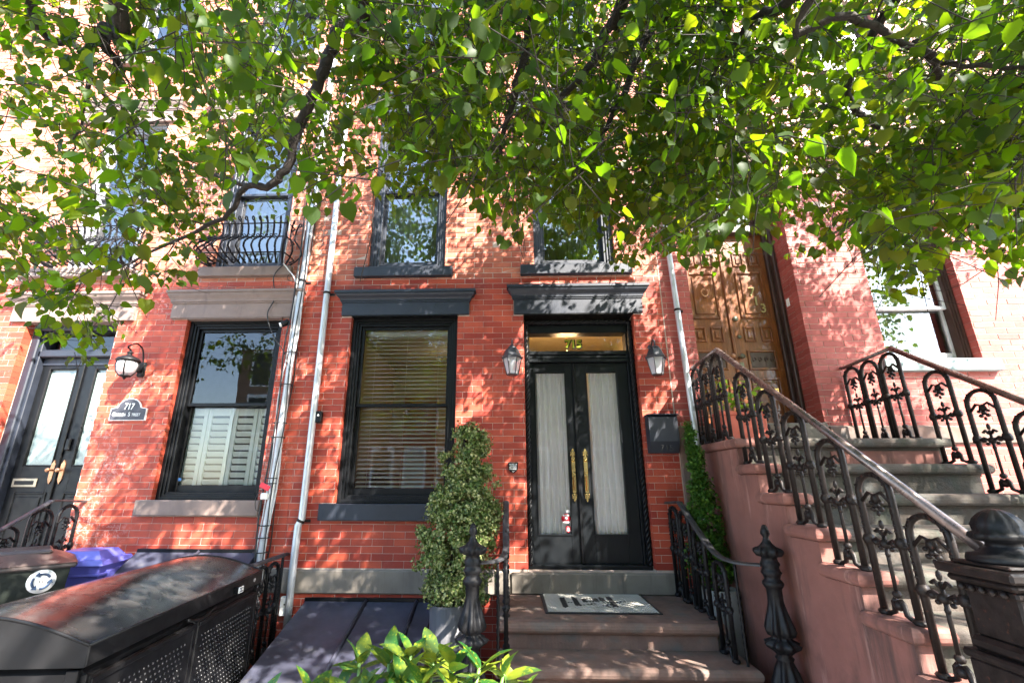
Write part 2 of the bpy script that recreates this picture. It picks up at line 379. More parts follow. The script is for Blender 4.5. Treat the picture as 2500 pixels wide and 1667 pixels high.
# ------------------------------------------------------------------ the three houses
CO, BL = .0653, .212
def subtract(rects, holes):
    out = rects
    for (a0, a1, c0, c1) in holes:
        nx = []
        for (x0, x1, z0, z1) in out:
            if x1 <= a0 or x0 >= a1 or z1 <= c0 or z0 >= c1: nx.append((x0, x1, z0, z1)); continue
            if x0 < a0: nx.append((x0, a0, z0, z1))
            if x1 > a1: nx.append((a1, x1, z0, z1))
            l, r = max(x0, a0), min(x1, a1)
            if z0 < c0: nx.append((l, r, z0, c0))
            if z1 > c1: nx.append((l, r, c1, z1))
        out = nx
    return out
def house(name, label, X0, X1, Z1, holes, blocks, bm, jx=.0):
    h = thing(name, label, 'house', ((X0+X1)/2, 0, 0)); hl = np.array(h.location)
    xs = sorted({X0, X1, *[q for a in holes for q in a[:2] if X0 < q < X1]}); zs = sorted({0, Z1, *[q for a in holes for q in a[2:] if 0 < q < Z1]})
    w = MB()
    for i in range(len(xs)-1):
        for j in range(len(zs)-1):
            cx, cz = (xs[i]+xs[i+1])/2, (zs[j]+zs[j+1])/2
            if any(a[0] < cx < a[1] and a[2] < cz < a[3] for a in holes): continue
            w.box(xs[i]+(.003 if any(abs(xs[i]-a[1]) < 1e-6 and a[2] < cz < a[3] for a in holes) else 0), xs[i+1]-(.003 if any(abs(xs[i+1]-a[0]) < 1e-6 and a[2] < cz < a[3] for a in holes) else 0), .003, .36, zs[j], zs[j+1])
    w.build('wall', MORT, h)
    bricks = []
    row = int(math.floor((.0-1.042)/CO)); hs = [(a[0]+.0, a[1], a[2], a[3]) for a in list(holes)+list(blocks)]
    while 1.042+row*CO < Z1:
        z0 = 1.042+row*CO; odd = row % 2
        jo = .0035 if z0 < 3.9 else .006
        n0 = int(math.floor((X0+.276)/BL))-2
        n1 = int(math.ceil((X1+.276)/BL))+2
        if z0 > -.02:
            for k in range(n0, n1):
                xa = (k+.5*odd)*BL-.276; xb = xa+BL
                if xb < X0 or xa > X1: continue
                for (a, b, c, d) in subtract([(max(xa, X0), min(xb, X1), z0, z0+CO)], hs):
                    if b-a < .012 or d-c < .018: continue
                    bricks.append((a+jo/2 if abs(a-xa) < 1e-6 else a, b-jo/2 if abs(b-xb) < 1e-6 else b, c+jo/2, d-jo/2))
        row += 1
    # nearest full bricks in the picture as parts
    B = np.array(bricks); cen = np.stack([(B[:, 0]+B[:, 1])/2, np.zeros(len(B)), (B[:, 2]+B[:, 3])/2], 1)
    px, py = PX(cen); dist = np.linalg.norm(cen-EYE, axis=1)
    full = (B[:, 1]-B[:, 0] > .2) & (B[:, 3]-B[:, 2] > .055) & (px > 0) & (px < 2500) & (py > 640) & (py < 1640)
    dist = np.where(full, dist, 1e9); order = np.argsort(dist)[:300]; sel = {int(i) for i in order if dist[i] < 1e8}
    l, t = BL-.0035, CO-.0035
    bme = MB().box(-l/2, l/2, 0, .1, -t/2, t/2, .0022).build('brick', bm); me = bme.data; bpy.data.objects.remove(bme)
    for i in sel:
        inst(me, 'brick', h, (cen[i, 0]-hl[0], -.0+random.uniform(-.0012, .0012), cen[i, 2]), (random.uniform(-.008, .008), 0, random.uniform(-.006, .006)))
    V = []; F = []
    for i, (a, b, c, d) in enumerate(bricks):
        if i in sel: continue
        rough = .0045 if c > 3.98 else .0015
        y = random.uniform(-rough, rough*.6); e = .003 if c > 3.98 else .0022; dy = [y+random.uniform(-.4, .4)*rough for _ in range(4)]
        o = len(V)
        V += [(a+e, dy[0], c+e), (b-e, dy[1], c+e), (b-e, dy[2], d-e), (a+e, dy[3], d-e), (a, .004, c), (b, .004, c), (b, .004, d), (a, .004, d), (a, .1, c), (b, .1, c), (b, .1, d), (a, .1, d)]
        F += [(o, o+1, o+2, o+3), (o, o+4, o+5, o+1), (o+1, o+5, o+6, o+2), (o+2, o+6, o+7, o+3), (o+3, o+7, o+4, o), (o+4, o+8, o+9, o+5), (o+5, o+9, o+10, o+6), (o+6, o+10, o+11, o+7), (o+7, o+11, o+8, o+4)]
    q = MB(); q.v = V; q.f = F; q.sm = [False]*len(F)
    s_ = q.build('brickwork', bm, h); s_['kind'] = 'stuff'
    return h

def lintel(h, x0, x1, z0, z1, m, cap=.085):
    zc = z1-z0; f0 = z0; f1 = z0+zc*.52
    pr = [(0, f0), (.035, f0), (.035, f1), (.045, f1+.002), (.045, f1+.018), (.055, f1+.02)]
    for i in range(7):   # cyma
        t = i/6; pr.append((.055+(cap-.055)*(t-.16*math.sin(2*math.pi*t)), f1+.022+(z1-.035-f1-.022)*t))
    pr += [(cap+.012, z1-.033), (cap+.012, z1-.006), (cap+.004, z1), (0, z1+.012)]
    o = MB().sweep(pr, x0, x1).build('lintel', m, h); return o
def sill(h, x0, x1, z0, z1, m, p=.06): return MB().box(x0, x1, -p, .14, z0, z1, .006).build('sill', m, h)

def window(h, x0, x1, z0, z1, zm, fm, glass, y=.10, cas=.085, split=True, sm=None):
    sm = sm or fm
    f = MB()
    for k, (o_, d_) in enumerate(((0, 0), (cas*.45, .018), (cas*.75, .034))):
        a0, a1, c0, c1 = x0+o_, x1-o_, z0+o_*.8, z1-o_
        e = cas*(.47 if k == 0 else .32)
        for (p, q, r, s) in ((a0, a0+e, c0, c1), (a1-e, a1, c0, c1), (a0+e, a1-e, c1-e, c1), (a0+e, a1-e, c0, c0+e*.9)):
            f.box(p, q, y-.045+d_, y+.13, r, s, .004)
    w = f.build('window', fm, h)
    i0, i1, j0, j1 = x0+cas+.006, x1-cas-.006, z0+cas*.8, z1-cas-.003
    def sash(c0, c1, yy, bot):
        st = .032; m = MB()
        m.box(i0, i0+st, yy, yy+.04, c0, c1, .003).box(i1-st, i1, yy, yy+.04, c0, c1, .003)
        m.box(i0+st, i1-st, yy, yy+.04, c1-.035, c1, .003).box(i0+st, i1-st, yy, yy+.04, c0, c0+bot, .003)
        m.build('sash', sm, w)
        MB().add([(i0+st, yy+.02, c0+bot), (i1-st, yy+.02, c0+bot), (i1-st, yy+.02, c1-.035), (i0+st, yy+.02, c1-.035)], [(0, 1, 2, 3)]).build('pane', glass, w)
    if split:
        sash(zm-.02, j1, y+.02, .035); sash(j0, zm+.02, y+.065, .075)
    else: sash(j0, j1, y+.03, .05)
    return w
def room(h, x0, x1, y1, z0, z1, m, floor=None):
    b = MB().add([(x0, .37, z0), (x1, .37, z0), (x1, y1, z0), (x0, y1, z0), (x0, .37, z1), (x1, .37, z1), (x1, y1, z1), (x0, y1, z1)],
             [(3, 2, 6, 7), (0, 3, 7, 4), (2, 1, 5, 6), (0, 1, 2, 3), (7, 6, 5, 4)])
    return b.build('room_shell', m, h)

D7 = (-5.50, -4.42, .98, 3.509); W7 = (-3.62, -2.525, 1.59, 3.527); U7a = (-5.27, -4.42, 4.147, 6.27); U7b = (-3.46, -2.62, 4.147, 6.27)
W5 = (-1.745, -.560, 1.56, 3.537); D5 = (.168, 1.365, .96, 3.534); U5a = (-1.62, -.725, 4.118, 6.27); U5b = (.30, 1.22, 4.118, 6.27)
D3 = (2.008, 3.172, 2.33, 5.45); W3 = (3.955, 4.905, 2.99, 5.15); U3a = (2.10, 3.05, 6.0, 8.0); U3b = (3.955, 4.905, 6.0, 8.0)
T7 = [(-5.27, -4.42, 7.35, 9.2), (-3.46, -2.62, 7.35, 9.2)]; T5 = [(-1.62, -.725, 7.35, 9.2), (.30, 1.22, 7.35, 9.2)]
ZT = 9.6
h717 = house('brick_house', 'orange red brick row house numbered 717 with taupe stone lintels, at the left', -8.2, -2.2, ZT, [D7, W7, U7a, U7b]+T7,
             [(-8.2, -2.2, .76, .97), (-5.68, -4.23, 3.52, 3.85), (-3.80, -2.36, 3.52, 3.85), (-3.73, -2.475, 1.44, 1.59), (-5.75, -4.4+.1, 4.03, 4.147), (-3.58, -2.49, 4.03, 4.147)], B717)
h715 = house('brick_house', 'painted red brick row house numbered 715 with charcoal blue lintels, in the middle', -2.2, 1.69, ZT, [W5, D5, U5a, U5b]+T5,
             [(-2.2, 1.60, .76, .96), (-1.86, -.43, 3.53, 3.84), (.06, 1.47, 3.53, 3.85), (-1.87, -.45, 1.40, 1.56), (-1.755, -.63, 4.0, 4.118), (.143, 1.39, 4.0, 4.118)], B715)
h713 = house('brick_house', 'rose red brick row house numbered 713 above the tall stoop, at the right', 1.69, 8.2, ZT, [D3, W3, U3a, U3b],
             [(1.69, 2.0, 0, 2.31), (3.18, 8.2, 2.13, 2.31), (3.86, 5.02, 2.86, 2.985)], B713)
# water tables, sills, lintels
for h, a, b in ((h717, -8.2, -2.203), (h715, -2.197, 0.0)):
    MB().box(a, b, -.035, .05, .762, .966, .012).build('water_table', BAND, h)
MB().box(0.002, 1.555, -.05, .30, .775, .955, .012).build('door_sill', BAND, h715)
MB().box(1.70, 1.98, -.03, .10, .0, 2.30, .008).build('water_table', BROWN, h713)
MB().box(3.19, 8.2, -.03, .10, 2.13, 2.305, .012).build('water_table', BROWN, h713)
MB().box(2.0, 3.18, -.04, .50, 2.12, 2.335, .01).build('door_sill', BAND, h713)
lintel(h717, -3.77, -2.39, 3.528, 3.85, TAUPE); lintel(h717, -5.64, -4.27, 3.51, 3.84, TAUPE, .10)
lintel(h715, -1.82, -.47, 3.538, 3.815, BLUE, .10); lintel(h715, .10, 1.43, 3.535, 3.855, BLUE, .10)
for a, b in ((-5.55, -4.3), (-3.80, -2.46)): lintel(h717, a, b, 6.27, 6.58, TAUPE)
for a, b in ((-1.76, -.60), (.16, 1.36)): lintel(h715, a, b, 6.27, 6.58, BLUE)
lintel(h713, 3.85, 5.02, 5.15, 5.45, BROWN); lintel(h713, 1.92, 3.26, 5.45, 5.75, BROWN)
sill(h717, -3.735, -2.475, 1.445, 1.59, TAUPE); sill(h717, -3.58, -2.49, 4.03, 4.147, TAUPE); sill(h717, -5.72, -4.40, 4.035, 4.147, TAUPE, .09)
sill(h715, -1.873, -.44, 1.405, 1.56, BLUE, .07); sill(h715, -1.755, -.63, 4.0, 4.118, BLUE); sill(h715, .143, 1.39, 4.0, 4.118, BLUE)
sill(h713, 3.86, 5.02, 2.855, 2.985, mat('teal_grey_stone', (.17, .22, .22), .8, bump=.3), .07)
for hh, tt in ((h717, T7), (h715, T5)):
    for t in tt: sill(hh, t[0]-.12, t[1]+.12, 7.23, 7.35, TAUPE if hh is h717 else BLUE)
for h, o, m in ((h717, W7, TAUPE), (h717, D7, TAUPE), (h715, W5, DARK), (h715, D5, DARK)): MB().box(o[0]+.004, o[1]-.004, -.03, .34, o[3]-.012, o[3]-.001, .002).build('soffit', m, h)
# windows
window(h717, *W7, 2.575, DARK, GLASS)
window(h715, *W5, 2.56, DARK, GLASS)
for u, h, m in ((U7a, h717, mat('grey_window_paint', (.22, .22, .24), .5)), (U7b, h717, BLUE), (U5a, h715, BLUE), (U5b, h715, BLUE)):
    window(h, *u, 5.22, m, GLASSU, y=.09, cas=.10)
for u in T7: window(h717, *u, 8.3, BLUE, GLASSU, y=.09)
for u in T5: window(h715, *u, 8.3, BLUE, GLASSU, y=.09)
BRNP = mat('brown_window_paint', (.055, .028, .022), .4, bump=.05)
window(h713, *W3, 3.62, BRNP, GLASSU, y=.13, cas=.055, sm=mat('pale_sash', (.55, .56, .58), .5, bump=0))
for u in (U3a, U3b): window(h713, *u, 7.0, BRNP, GLASSU, y=.12)
room(h715, -2.1, 1.62, 3.4, .96, 3.75, TANW); room(h717, -6.2, -2.3, 2.2, .96, 3.75, GREYI); room(h713, 1.8, 6.5, 2.2, 2.33, 5.7, GREYI)
room(h715, -2.1, 1.62, 1.6, 4.0, 6.6, GREYI); room(h717, -6.2, -2.3, 1.6, 4.0, 6.6, GREYI)
MB().box(.10, .14, .37, 1.7, .97, 3.74).build('room_partition', TANW, h715)
pl2 = bpy.data.lights.new('room_lamp', 'POINT'); pl2.energy = .30; pl2.color = (1, .80, .55); pl2.shadow_soft_size = .15
po2 = bpy.data.objects.new('room_lamp', pl2); C.objects.link(po2); po2.location = (-1.0, 2.2, 3.3)
MB().box(-1.55, -1.05, 1.9, 2.0, .97, 3.0).box(-.75, -.2, 2.3, 2.38, 1.0, 2.5).build('room_door', mat('room_orange_wood', (.45, .17, .05), .5, bump=0), h715)
MB().box(-2.09, -1.62, 1.0, 3.3, .97, 1.9).build('room_cabinet', mat('room_brown_wood', (.16, .07, .03), .5, bump=0), h715)

# ---- 713 deep reveal bricks (right side of the recess, depth .1 -.36)
rv = MB(); r_ = 0; z = 2.335
while z < 5.45:
    off = .11 if r_ % 2 else 0
    for (a, b) in (((.104, .21), (.214, .355)) if r_ % 2 else ((.104, .31), (.314, .355))):
        rv.box(3.172+random.uniform(-.001, .001), 3.19, a, b, z+.002, z+CO-.002, .002)
    z += CO; r_ += 1
o = rv.build('reveal_brickwork', B713, h713); o['kind'] = 'stuff'

# ---- doors
def panel(m, x0, x1, y, z0, z1, d=.012, b=.018, raised=True):
    for (a0, a1, c0, c1) in ((x0, x0+b, z0, z1), (x1-b, x1, z0, z1), (x0+b, x1-b, z1-b, z1), (x0+b, x1-b, z0, z0+b)):
        m.box(a0, a1, y-d, y, c0, c1, .005)
    if raised:
        e = b+min(.03, (x1-x0)*.16); m.box(x0+e, x1-e, y-d*.8, y, z0+e, z1-e, .008)
# 715
dr = MB()
y = .20
def rope(x0, z0, x1, z1, yy, r=.024):
    n = int(math.hypot(x1-x0, z1-z0)/.009); m = MB(); P = [(x0+(x1-x0)*i/n, yy, z0+(z1-z0)*i/n) for i in range(n+1)]
    for k in range(3):
        q = []
        for i, p in enumerate(P):
            a = i*.35+k*2.094; ux = math.cos(a)*r*.62; uy = math.sin(a)*r*.62
            q.append((p[0]+(ux if x0 == x1 else 0), p[1]+uy, p[2]+(ux if x0 != x1 else 0)))
        m.tube(q, r*.62, 6)
    return m
fr = MB(); fr.box(.168, .21, .125, .34, .96, 3.50, .004).box(1.323, 1.365, .125, .34, .96, 3.50, .004).box(.21, 1.323, .125, .34, 3.46, 3.50, .004)
fr.box(.21, 1.323, .145, .30, 3.365, 3.46, .006).box(.21, 1.323, .15, .27, 3.03, 3.07, .006).box(.21, 1.323, .165, .27, 3.07, 3.115, .012).box(.21, 1.323, .155, .27, 3.115, 3.16, .006)
fr.box(.21, .232, .16, .30, .96, 3.365, .003).box(1.30, 1.323, .16, .30, .96, 3.365, .003).box(.168, 1.365, .115, .32, .957, 1.0, .006)
door715 = fr.build('door_frame', DOORP, h715)
for a in ((.192, 1.0, .192, 3.475), (1.341, 1.0, 1.341, 3.475), (.192, 3.478, 1.341, 3.478)):
    rope(*a, .108).build('rope_moulding', DARK, h715)
def leafdoor(x0, x1, gx0, gx1):
    m = MB(); z0, z1 = 1.0, 3.028; gz0, gz1 = 1.268, 2.922
    for (a0, a1, c0, c1) in ((x0, gx0, z0, z1), (gx1, x1, z0, z1), (gx0, gx1, z0, gz0), (gx0, gx1, gz1, z1)): m.box(a0, a1, .20, .245, c0, c1, .002)
    for (a0, a1, c0, c1) in ((gx0-.012, gx0, gz0, gz1), (gx1, gx1+.012, gz0, gz1), (gx0-.012, gx1+.012, gz0-.012, gz0), (gx0-.012, gx1+.012, gz1, gz1+.012)): m.box(a0, a1, .19, .20, c0, c1, .003)
    d = m.build('door', DOORP, h715)
    MB().add([(gx0, .222, gz0), (gx1, .222, gz0), (gx1, .222, gz1), (gx0, .222, gz1)], [(0, 1, 2, 3)]).build('pane', GLASS, d)
    return d
dl = leafdoor(.234, .712, .290, .614); drr = leafdoor(.716, 1.298, .852, 1.178)
MB().box(.700, .728, .176, .20, 1.0, 3.028, .004).build('astragal', DARK, dl)
MB().add([(.232, .24, 3.16), (1.30, .24, 3.16), (1.30, .24, 3.365), (.232, .24, 3.365)], [(0, 1, 2, 3)]).build('transom_pane', GLASS, h715)
for xx, d in ((.662, dl), (.790, drr)):
    hm = MB(); hm.box(xx-.021, xx+.021, .186, .20, 1.66, 2.02, .003).box(xx-.008, xx+.008, .155, .17, 1.68, 1.83, .004).box(xx-.006, xx+.006, .16, .19, 1.68, 1.69).box(xx-.006, xx+.006, .16, .19, 1.82, 1.83)
    hm.lathe([(.001, .022), (.010, .02), (.014, .008), (.017, 0), (.017, -.002)], (xx, .186, 1.985), 14, ax='y')
    hm.tube([(xx-.018, .18, 1.855), (xx, .165, 1.85), (xx+.014, .17, 1.862)], .006, 6)
    for sg, zz in ((1, 2.02), (-1, 1.66)):
        hm.prism([(xx-.007, zz), (xx+.007, zz), (xx+.004, zz+sg*.075), (xx, zz+sg*.09), (xx-.004, zz+sg*.075)][::1 if sg > 0 else -1], .190, .198)
        for (dx, dz, r) in ((.013, .02, .010), (-.013, .02, .010), (.011, .045, .009), (-.011, .045, .009), (0, .068, .009)):
            c = (xx+dx, .193, zz+sg*dz); hm.tube([(c[0]+r*math.cos(t), c[1], c[2]+r*math.sin(t)) for t in np.linspace(0, 6.283, 9)], .0035, 5, False)
    o_ = hm.build('door_handle', BRASS, d)
BRS = mat('gilt_numeral', (.30, .34, .03), .3, metal=.4, var=.5, vs=60)
text('house_number', '715', .125, BRS, h715, face(.73-h715.location.x, .215, 3.215), .004, bold=.004)
text('number_outline', '715', .125, DARK, h715, face(.735-h715.location.x, .222, 3.211), .004, bold=.012)  # black outline behind the gilt numerals
# stickers
st = MB(); st.lathe([(.001, .0), (.046, 0), (.046, .002)], (.566, .217, 1.415), 18, ax='y'); s1 = st.build('red_sticker', RED, dl)
MB().box(.533, .599, .2125, .2150, 1.437, 1.452).box(.537, .595, .2125, .2150, 1.374, 1.386).lathe([(.001, .0), (.016, 0), (.016, .001)], (.566, .214, 1.415), 12, ax='y').build('white_sticker_print', PAPER, dl)
text('sticker_text', 'ALERT', .016, DARK, h715, face(.566-h715.location.x, .2115, 1.439), .0003)
MB().prism([(.562, 1.34), (.56, 1.30), (.585, 1.283), (.61, 1.30), (.608, 1.34)], .215, .218).build('red_sticker', RED, dl)
MB().box(.57, .60, .2135, .2145, 1.322, 1.327).box(.57, .60, .2135, .2145, 1.313, 1.317).box(.568, .603, .2135, .2145, 1.298, 1.308).build('white_sticker_print', PAPER, dl)
MB().box(.565, .605, .214, .219, 1.468, 1.50, .004).build('white_sticker_print', PAPER, dl)

# 717 door
d7 = MB(); X = (-5.50, -5.40, -4.47, -4.42)
d7.box(-5.50, -5.41, .10, .34, .98, 3.50, .01).box(-4.465, -4.42, .10, .34, .98, 3.50, .01).box(-5.41, -4.465, .10, .34, 3.44, 3.50, .006)
d7.box(-5.41, -4.465, .13, .30, 3.13, 3.21, .012).box(-5.41, -5.375, .13, .3, .98, 3.44, .006).box(-5.375, -4.465, .19, .3, 3.045, 3.13, .006).box(-5.41, -4.465, .16, .3, 3.19, 3.225, .004)
d7.build('door_frame', BLUE, h717)
def door717(x0, x1, gx0, gx1):
    m = MB()
    for (a0, a1, c0, c1) in ((x0, gx0, 1.0, 3.045), (gx1, x1, 1.0, 3.045), (gx0, gx1, 1.0, 1.937), (gx0, gx1, 3.0, 3.045)): m.box(a0, a1, .2, .245, c0, c1, .002)
    panel(m, gx0-.02, gx1+.03, .2, 1.12, 1.66, .012, .02); panel(m, gx0-.015, gx1+.015, .2, 1.925, 3.012, .010, .014, False)
    d = m.build('door', DARK, h717)
    MB().add([(gx0, .222, 1.937), (gx1, .222, 1.937), (gx1, .222, 3.0), (gx0, .222, 3.0)], [(0, 1, 2, 3)]).build('etched_pane', FROST, d)
    return d
da = door717(-5.37, -4.872, -5.265, -4.955); db = door717(-4.868, -4.467, -4.72, -4.53)
MB().box(-4.885, -4.855, .178, .2, 1.0, 3.045, .005).build('astragal', DARK, da)
for xx, d in ((-4.925, da), (-4.815, db)):
    m = MB().prism([(xx-.022, 1.95), (xx-.022, 1.79), (xx-.012, 1.765), (xx, 1.74), (xx+.012, 1.765), (xx+.022, 1.79), (xx+.022, 1.95), (xx+.012, 1.96), (xx, 1.99), (xx-.012, 1.96)], .19, .2)
    m.lathe([(.010, 0), (.009, .03), (.022, .04), (.025, .052), (.017, .064), (.001, .067)], (xx, .19, 1.885), 14, ax='y'); m.build('door_handle', COPP, d)
m = MB().box(-5.33, -5.06, .188, .2, 1.71, 1.80, .004); m.build('mail_slot_frame', mat('dull_nickel', (.30, .26, .20), .35, metal=.6), da); MB().box(-5.30, -5.09, .185, .190, 1.735, 1.775).build('mail_slot', DARK, da)
MB().box(-4.84, -4.785, .17, .2, 2.09, 2.22, .01).build('keypad_lock', DARK, db)
MB().add([(-5.375, .23, 3.225), (-4.465, .23, 3.225), (-4.465, .23, 3.44), (-5.375, .23, 3.44)], [(0, 1, 2, 3)]).build('transom_pane', GLASS, h717)

# 713 door
y = .36; m = MB()
m.box(2.008, 2.06, .24, .44, 2.335, 5.44, .006).box(3.13, 3.172, .24, .44, 2.335, 5.44, .01).box(3.09, 3.13, .30, .44, 2.335, 5.44, .008).box(2.06, 3.13, .26, .44, 4.66, 4.76, .012).box(2.06, 3.13, .26, .44, 5.36, 5.44, .01)
m.build('door_frame', BRNP, h713)
MB().add([(2.06, .33, 4.76), (3.09, .33, 4.76), (3.09, .33, 5.36), (2.06, .33, 5.36)], [(0, 1, 2, 3)]).build('transom_pane', GLASSU, h713)
def door713(x0, x1, p0, p1):
    m = MB().box(x0, x1, .34, .39, 2.35, 4.66, .003); c = (p0+p1)/2
    panel(m, p0, c-.03, .34, 4.24, 4.42, .014, .02); panel(m, c+.03, p1, .34, 4.24, 4.42, .014, .02)
    panel(m, p0, p1, .34, 3.58, 4.17, .016, .028)
    panel(m, p0, c-.03, .34, 3.30, 3.48, .014, .02); panel(m, c+.03, p1, .34, 3.30, 3.48, .014, .02)
    panel(m, p0, p1, .34, 2.97, 3.20, .016, .024, False); panel(m, p0, p1, .34, 2.45, 2.88, .016, .026)
    return m.build('door', WOOD, h713)
oa = door713(2.062, 2.555, 2.13, 2.47); ob = door713(2.560, 3.088, 2.70, 3.02)
MB().box(2.548, 2.580, .322, .34, 2.35, 4.66, .006).build('astragal', WOOD, oa)
MB().box(1.684, 1.695, -.003, .01, 2.32, 6.0).build('party_joint', MORT, h713)
DKW = mat('carved_dark_wood', (.05, .022, .012), .4, bump=.2)
for p0, p1, d in ((2.16, 2.44, oa), (2.73, 2.99, ob)):
    m = MB().box(p0, p1, .332, .3395, 3.0, 3.17); n = 4
    for i in range(n):
        cx = p0+(i+.5)*(p1-p0)/n
        m.tube([(cx+(.022-.0022*k)*math.cos(k*.7)*(1), .329, 3.085+(.04-.004*k)*math.sin(k*.7)) for k in range(10)], .005, 5)
    m.build('carved_panel', DKW, d)
m = MB().lathe([(.012, 0), (.010, .03), (.028, .04), (.030, .055), (.001, .07)], (2.62, .34, 3.12), 12, ax='y').box(2.60, 2.645, .33, .34, 2.90, 3.06, .003).lathe([(.03, 0), (.03, .012), (.02, .02), (.001, .022)], (2.63, .34, 3.58), 12, ax='y').lathe([(.022, 0), (.022, .012), (.001, .015)], (2.645, .34, 3.36), 12, ax='y')
m.build('door_handle', mat('tarnished_lock', (.16, .17, .12), .4, metal=.8), ob)
MB().lathe([(.012, 0), (.010, .03), (.028, .04), (.030, .055), (.001, .07)], (2.52, .34, 3.12), 12, ax='y').build('door_handle', COPP, oa)
MB().box(2.77, 2.97, .318, .34, 2.70, 2.76, .004).build('mail_slot', BRASS, ob)
m = MB().lathe([(.02, 0), (.02, .01), (.001, .02)], (2.31, .34, 3.95), 10, ax='y'); m.tube([(2.31+.04*math.sin(t), .305, 3.90-.045*math.cos(t)) for t in np.linspace(-2.4, 2.4, 12)], .007, 6).ball((2.31, .32, 4.01), .018, 8).ball((2.31, .31, 3.85), .015, 8); m.build('door_knocker', COPP, oa)
NUM = mat('dull_brass_numeral', (.42, .33, .16), .35, metal=.7, bump=.1)
for ch, px, pz in (('7', 2.86, 3.86), ('1', 2.89, 3.74), ('3', 2.96, 3.65)):
    text('house_number', ch, .15, NUM, h713, face(px-h713.location.x, .318, pz), .003, bold=.002)
MB().box(3.164, 3.172, .16, .215, 3.67, 3.76, .002).build('doorbell', WHITE, h713)

# cornices of the roof edge, out of the picture
for h, a, b in ((h717, -8.2, -2.2), (h715, -2.19, 1.68), (h713, 1.70, 8.2)):
    MB().box(a+.01, b-.01, -.45, .36, ZT, ZT+.35, .03).box(a+.01, b-.01, .36, 9, ZT-.12, ZT-.01).build('roof', DARK, h); MB().box(a+.01, b-.01, 8.8, 9, 0, ZT-.13).build('wall', MORT, h)

# ------------------------------------------------------------------ blinds, shutters, curtains, chandelier
t = thing('window_blind', 'white open slatted blind hanging behind the tall 715 window beside the door', 'blind', (-1.155, .272, 3.40))
sm = MB().box(-.475, .475, -.024, .024, -.0018, .0018).build('slat', WHITE); me = sm.data; bpy.data.objects.remove(sm)
zz = 3.36
while zz > 1.70:
    inst(me, 'slat', t, (0, 0, zz-3.40), (rad(random.uniform(19, 25)), 0, 0)); zz -= .0455
MB().box(-.48, .48, -.03, .03, -.02, .03, .004).build('headrail', WHITE, t, loc=(0, 0, 0))
for xx in (-.36, 0, .36): MB().tube([(xx, -.028, 0), (xx, -.028, -1.70)], .0012, 4).build('ladder_cord', WHITE, t, loc=(0, 0, 0))
t = thing('window_shutters', 'pale green louvred interior shutters filling the lower half of the 717 window', 'shutters', (-3.07, .30, 1.66))
xs = [-3.56, -3.335, -3.045, -2.775, -2.56]
for i in range(4):
    a, b = xs[i]+.003, xs[i+1]-.003; m = MB()
    m.box(a, a+.045, .285, .31, 1.67, 2.545, .003).box(b-.045, b, .285, .31, 1.67, 2.545, .003).box(a+.045, b-.045, .285, .31, 2.465, 2.545, .003).box(a+.045, b-.045, .285, .31, 1.67, 1.73, .003)
    pn = m.build('shutter_panel', MINT, t)
    for k in range(10):
        z = 1.765+k*.072; mm = Matrix.Translation(((a+b)/2, .298, z)) @ Matrix.Rotation(rad(-55), 4, 'X')
        MB().box(-(b-a)/2+.046, (b-a)/2-.046, -.032, .032, -.004, .004, .003, mm).build('louvre', MINT, pn)
t.location.y = .245
t = MB().prism([(.018*math.cos(a+.39), .018*math.sin(a+.39)) for a in np.linspace(0, 2*math.pi, 9)[:-1]][::-1], -.001, .001).build('window_sticker', mat('blue_sticker', (.04, .13, .32), .4, bump=0))
t.location = (-3.475, .160, 1.79); tag(t, 'small blue octagonal security sticker in the lower left corner of the 717 window', 'sticker')
def curtain(x0, x1, z0, z1, y, label, n=150, amp=.026, per=.062):
    m = MB(); vs = []; fs = []
    ph = 0
    for i in range(n+1):
        x = x0+(x1-x0)*i/n; ph += (x1-x0)/n/per*6.283*random.uniform(.6, 1.4)
        for k, z in enumerate((z0, (z0+z1)/2, z1)): vs.append((x+.004*math.sin(ph*.5+k), y+amp*math.sin(ph+k*.25), z))
    for i in range(n):
        for k in (0, 1): fs.append((i*3+k, i*3+3+k, i*3+4+k, i*3+1+k))
    m.add(vs, fs, True); o = m.build('curtain', CURT); tag(o, label, 'curtain'); return o
curtain(.275, .63, 1.20, 2.96, .262, 'white pleated curtain behind the glass of the left 715 door leaf')
curtain(.84, 1.20, 1.20, 2.96, .262, 'white pleated curtain behind the glass of the right 715 door leaf')
curtain(-1.60, -.75, 4.15, 5.3, .33, 'white curtain in the upper 715 window above the blind window', 60)
curtain(.33, 1.20, 4.15, 5.3, .33, 'white curtain in the upper 715 window above the front door', 60)
curtain(4.0, 4.86, 3.02, 3.9, .38, 'white curtain in the lower part of the 713 window beyond the stoop', 60)
curtain(-3.4, -2.68, 4.2, 5.9, .33, 'pale curtain behind the iron balconette of the right upper 717 window', 60)
curtain(-5.2, -4.5, 4.2, 5.9, .33, 'pale curtain behind the iron balconette of the left upper 717 window', 60)
t = thing('chandelier', 'lit glass chandelier glowing behind the 715 transom', 'chandelier', (.74, .85, 3.26))
MB().tube([(0, 0, .42), (0, 0, 0)], .006, 6).tube([(.12*math.cos(a), .12*math.sin(a), .02) for a in np.linspace(0, 6.283, 17)], .006, 5).build('frame', BRASS, t, loc=(0, 0, 0))
WARM = emat('lit_bulb', (1.0, .72, .38), 30)
bm_ = MB().ball((0, 0, 0), .014, 8, (1, 1, 1.6)).build('bulb', WARM); me = bm_.data; bpy.data.objects.remove(bm_)
for k in range(6): inst(me, 'bulb', t, (.12*math.cos(k*1.047), .12*math.sin(k*1.047), .045))
pl = bpy.data.lights.new('chandelier_light', 'POINT'); pl.energy = 3.2; pl.color = (1, .50, .20); pl.shadow_soft_size = .1
po = bpy.data.objects.new('chandelier_light', pl); C.objects.link(po); po.location = (.74, .85, 3.25)

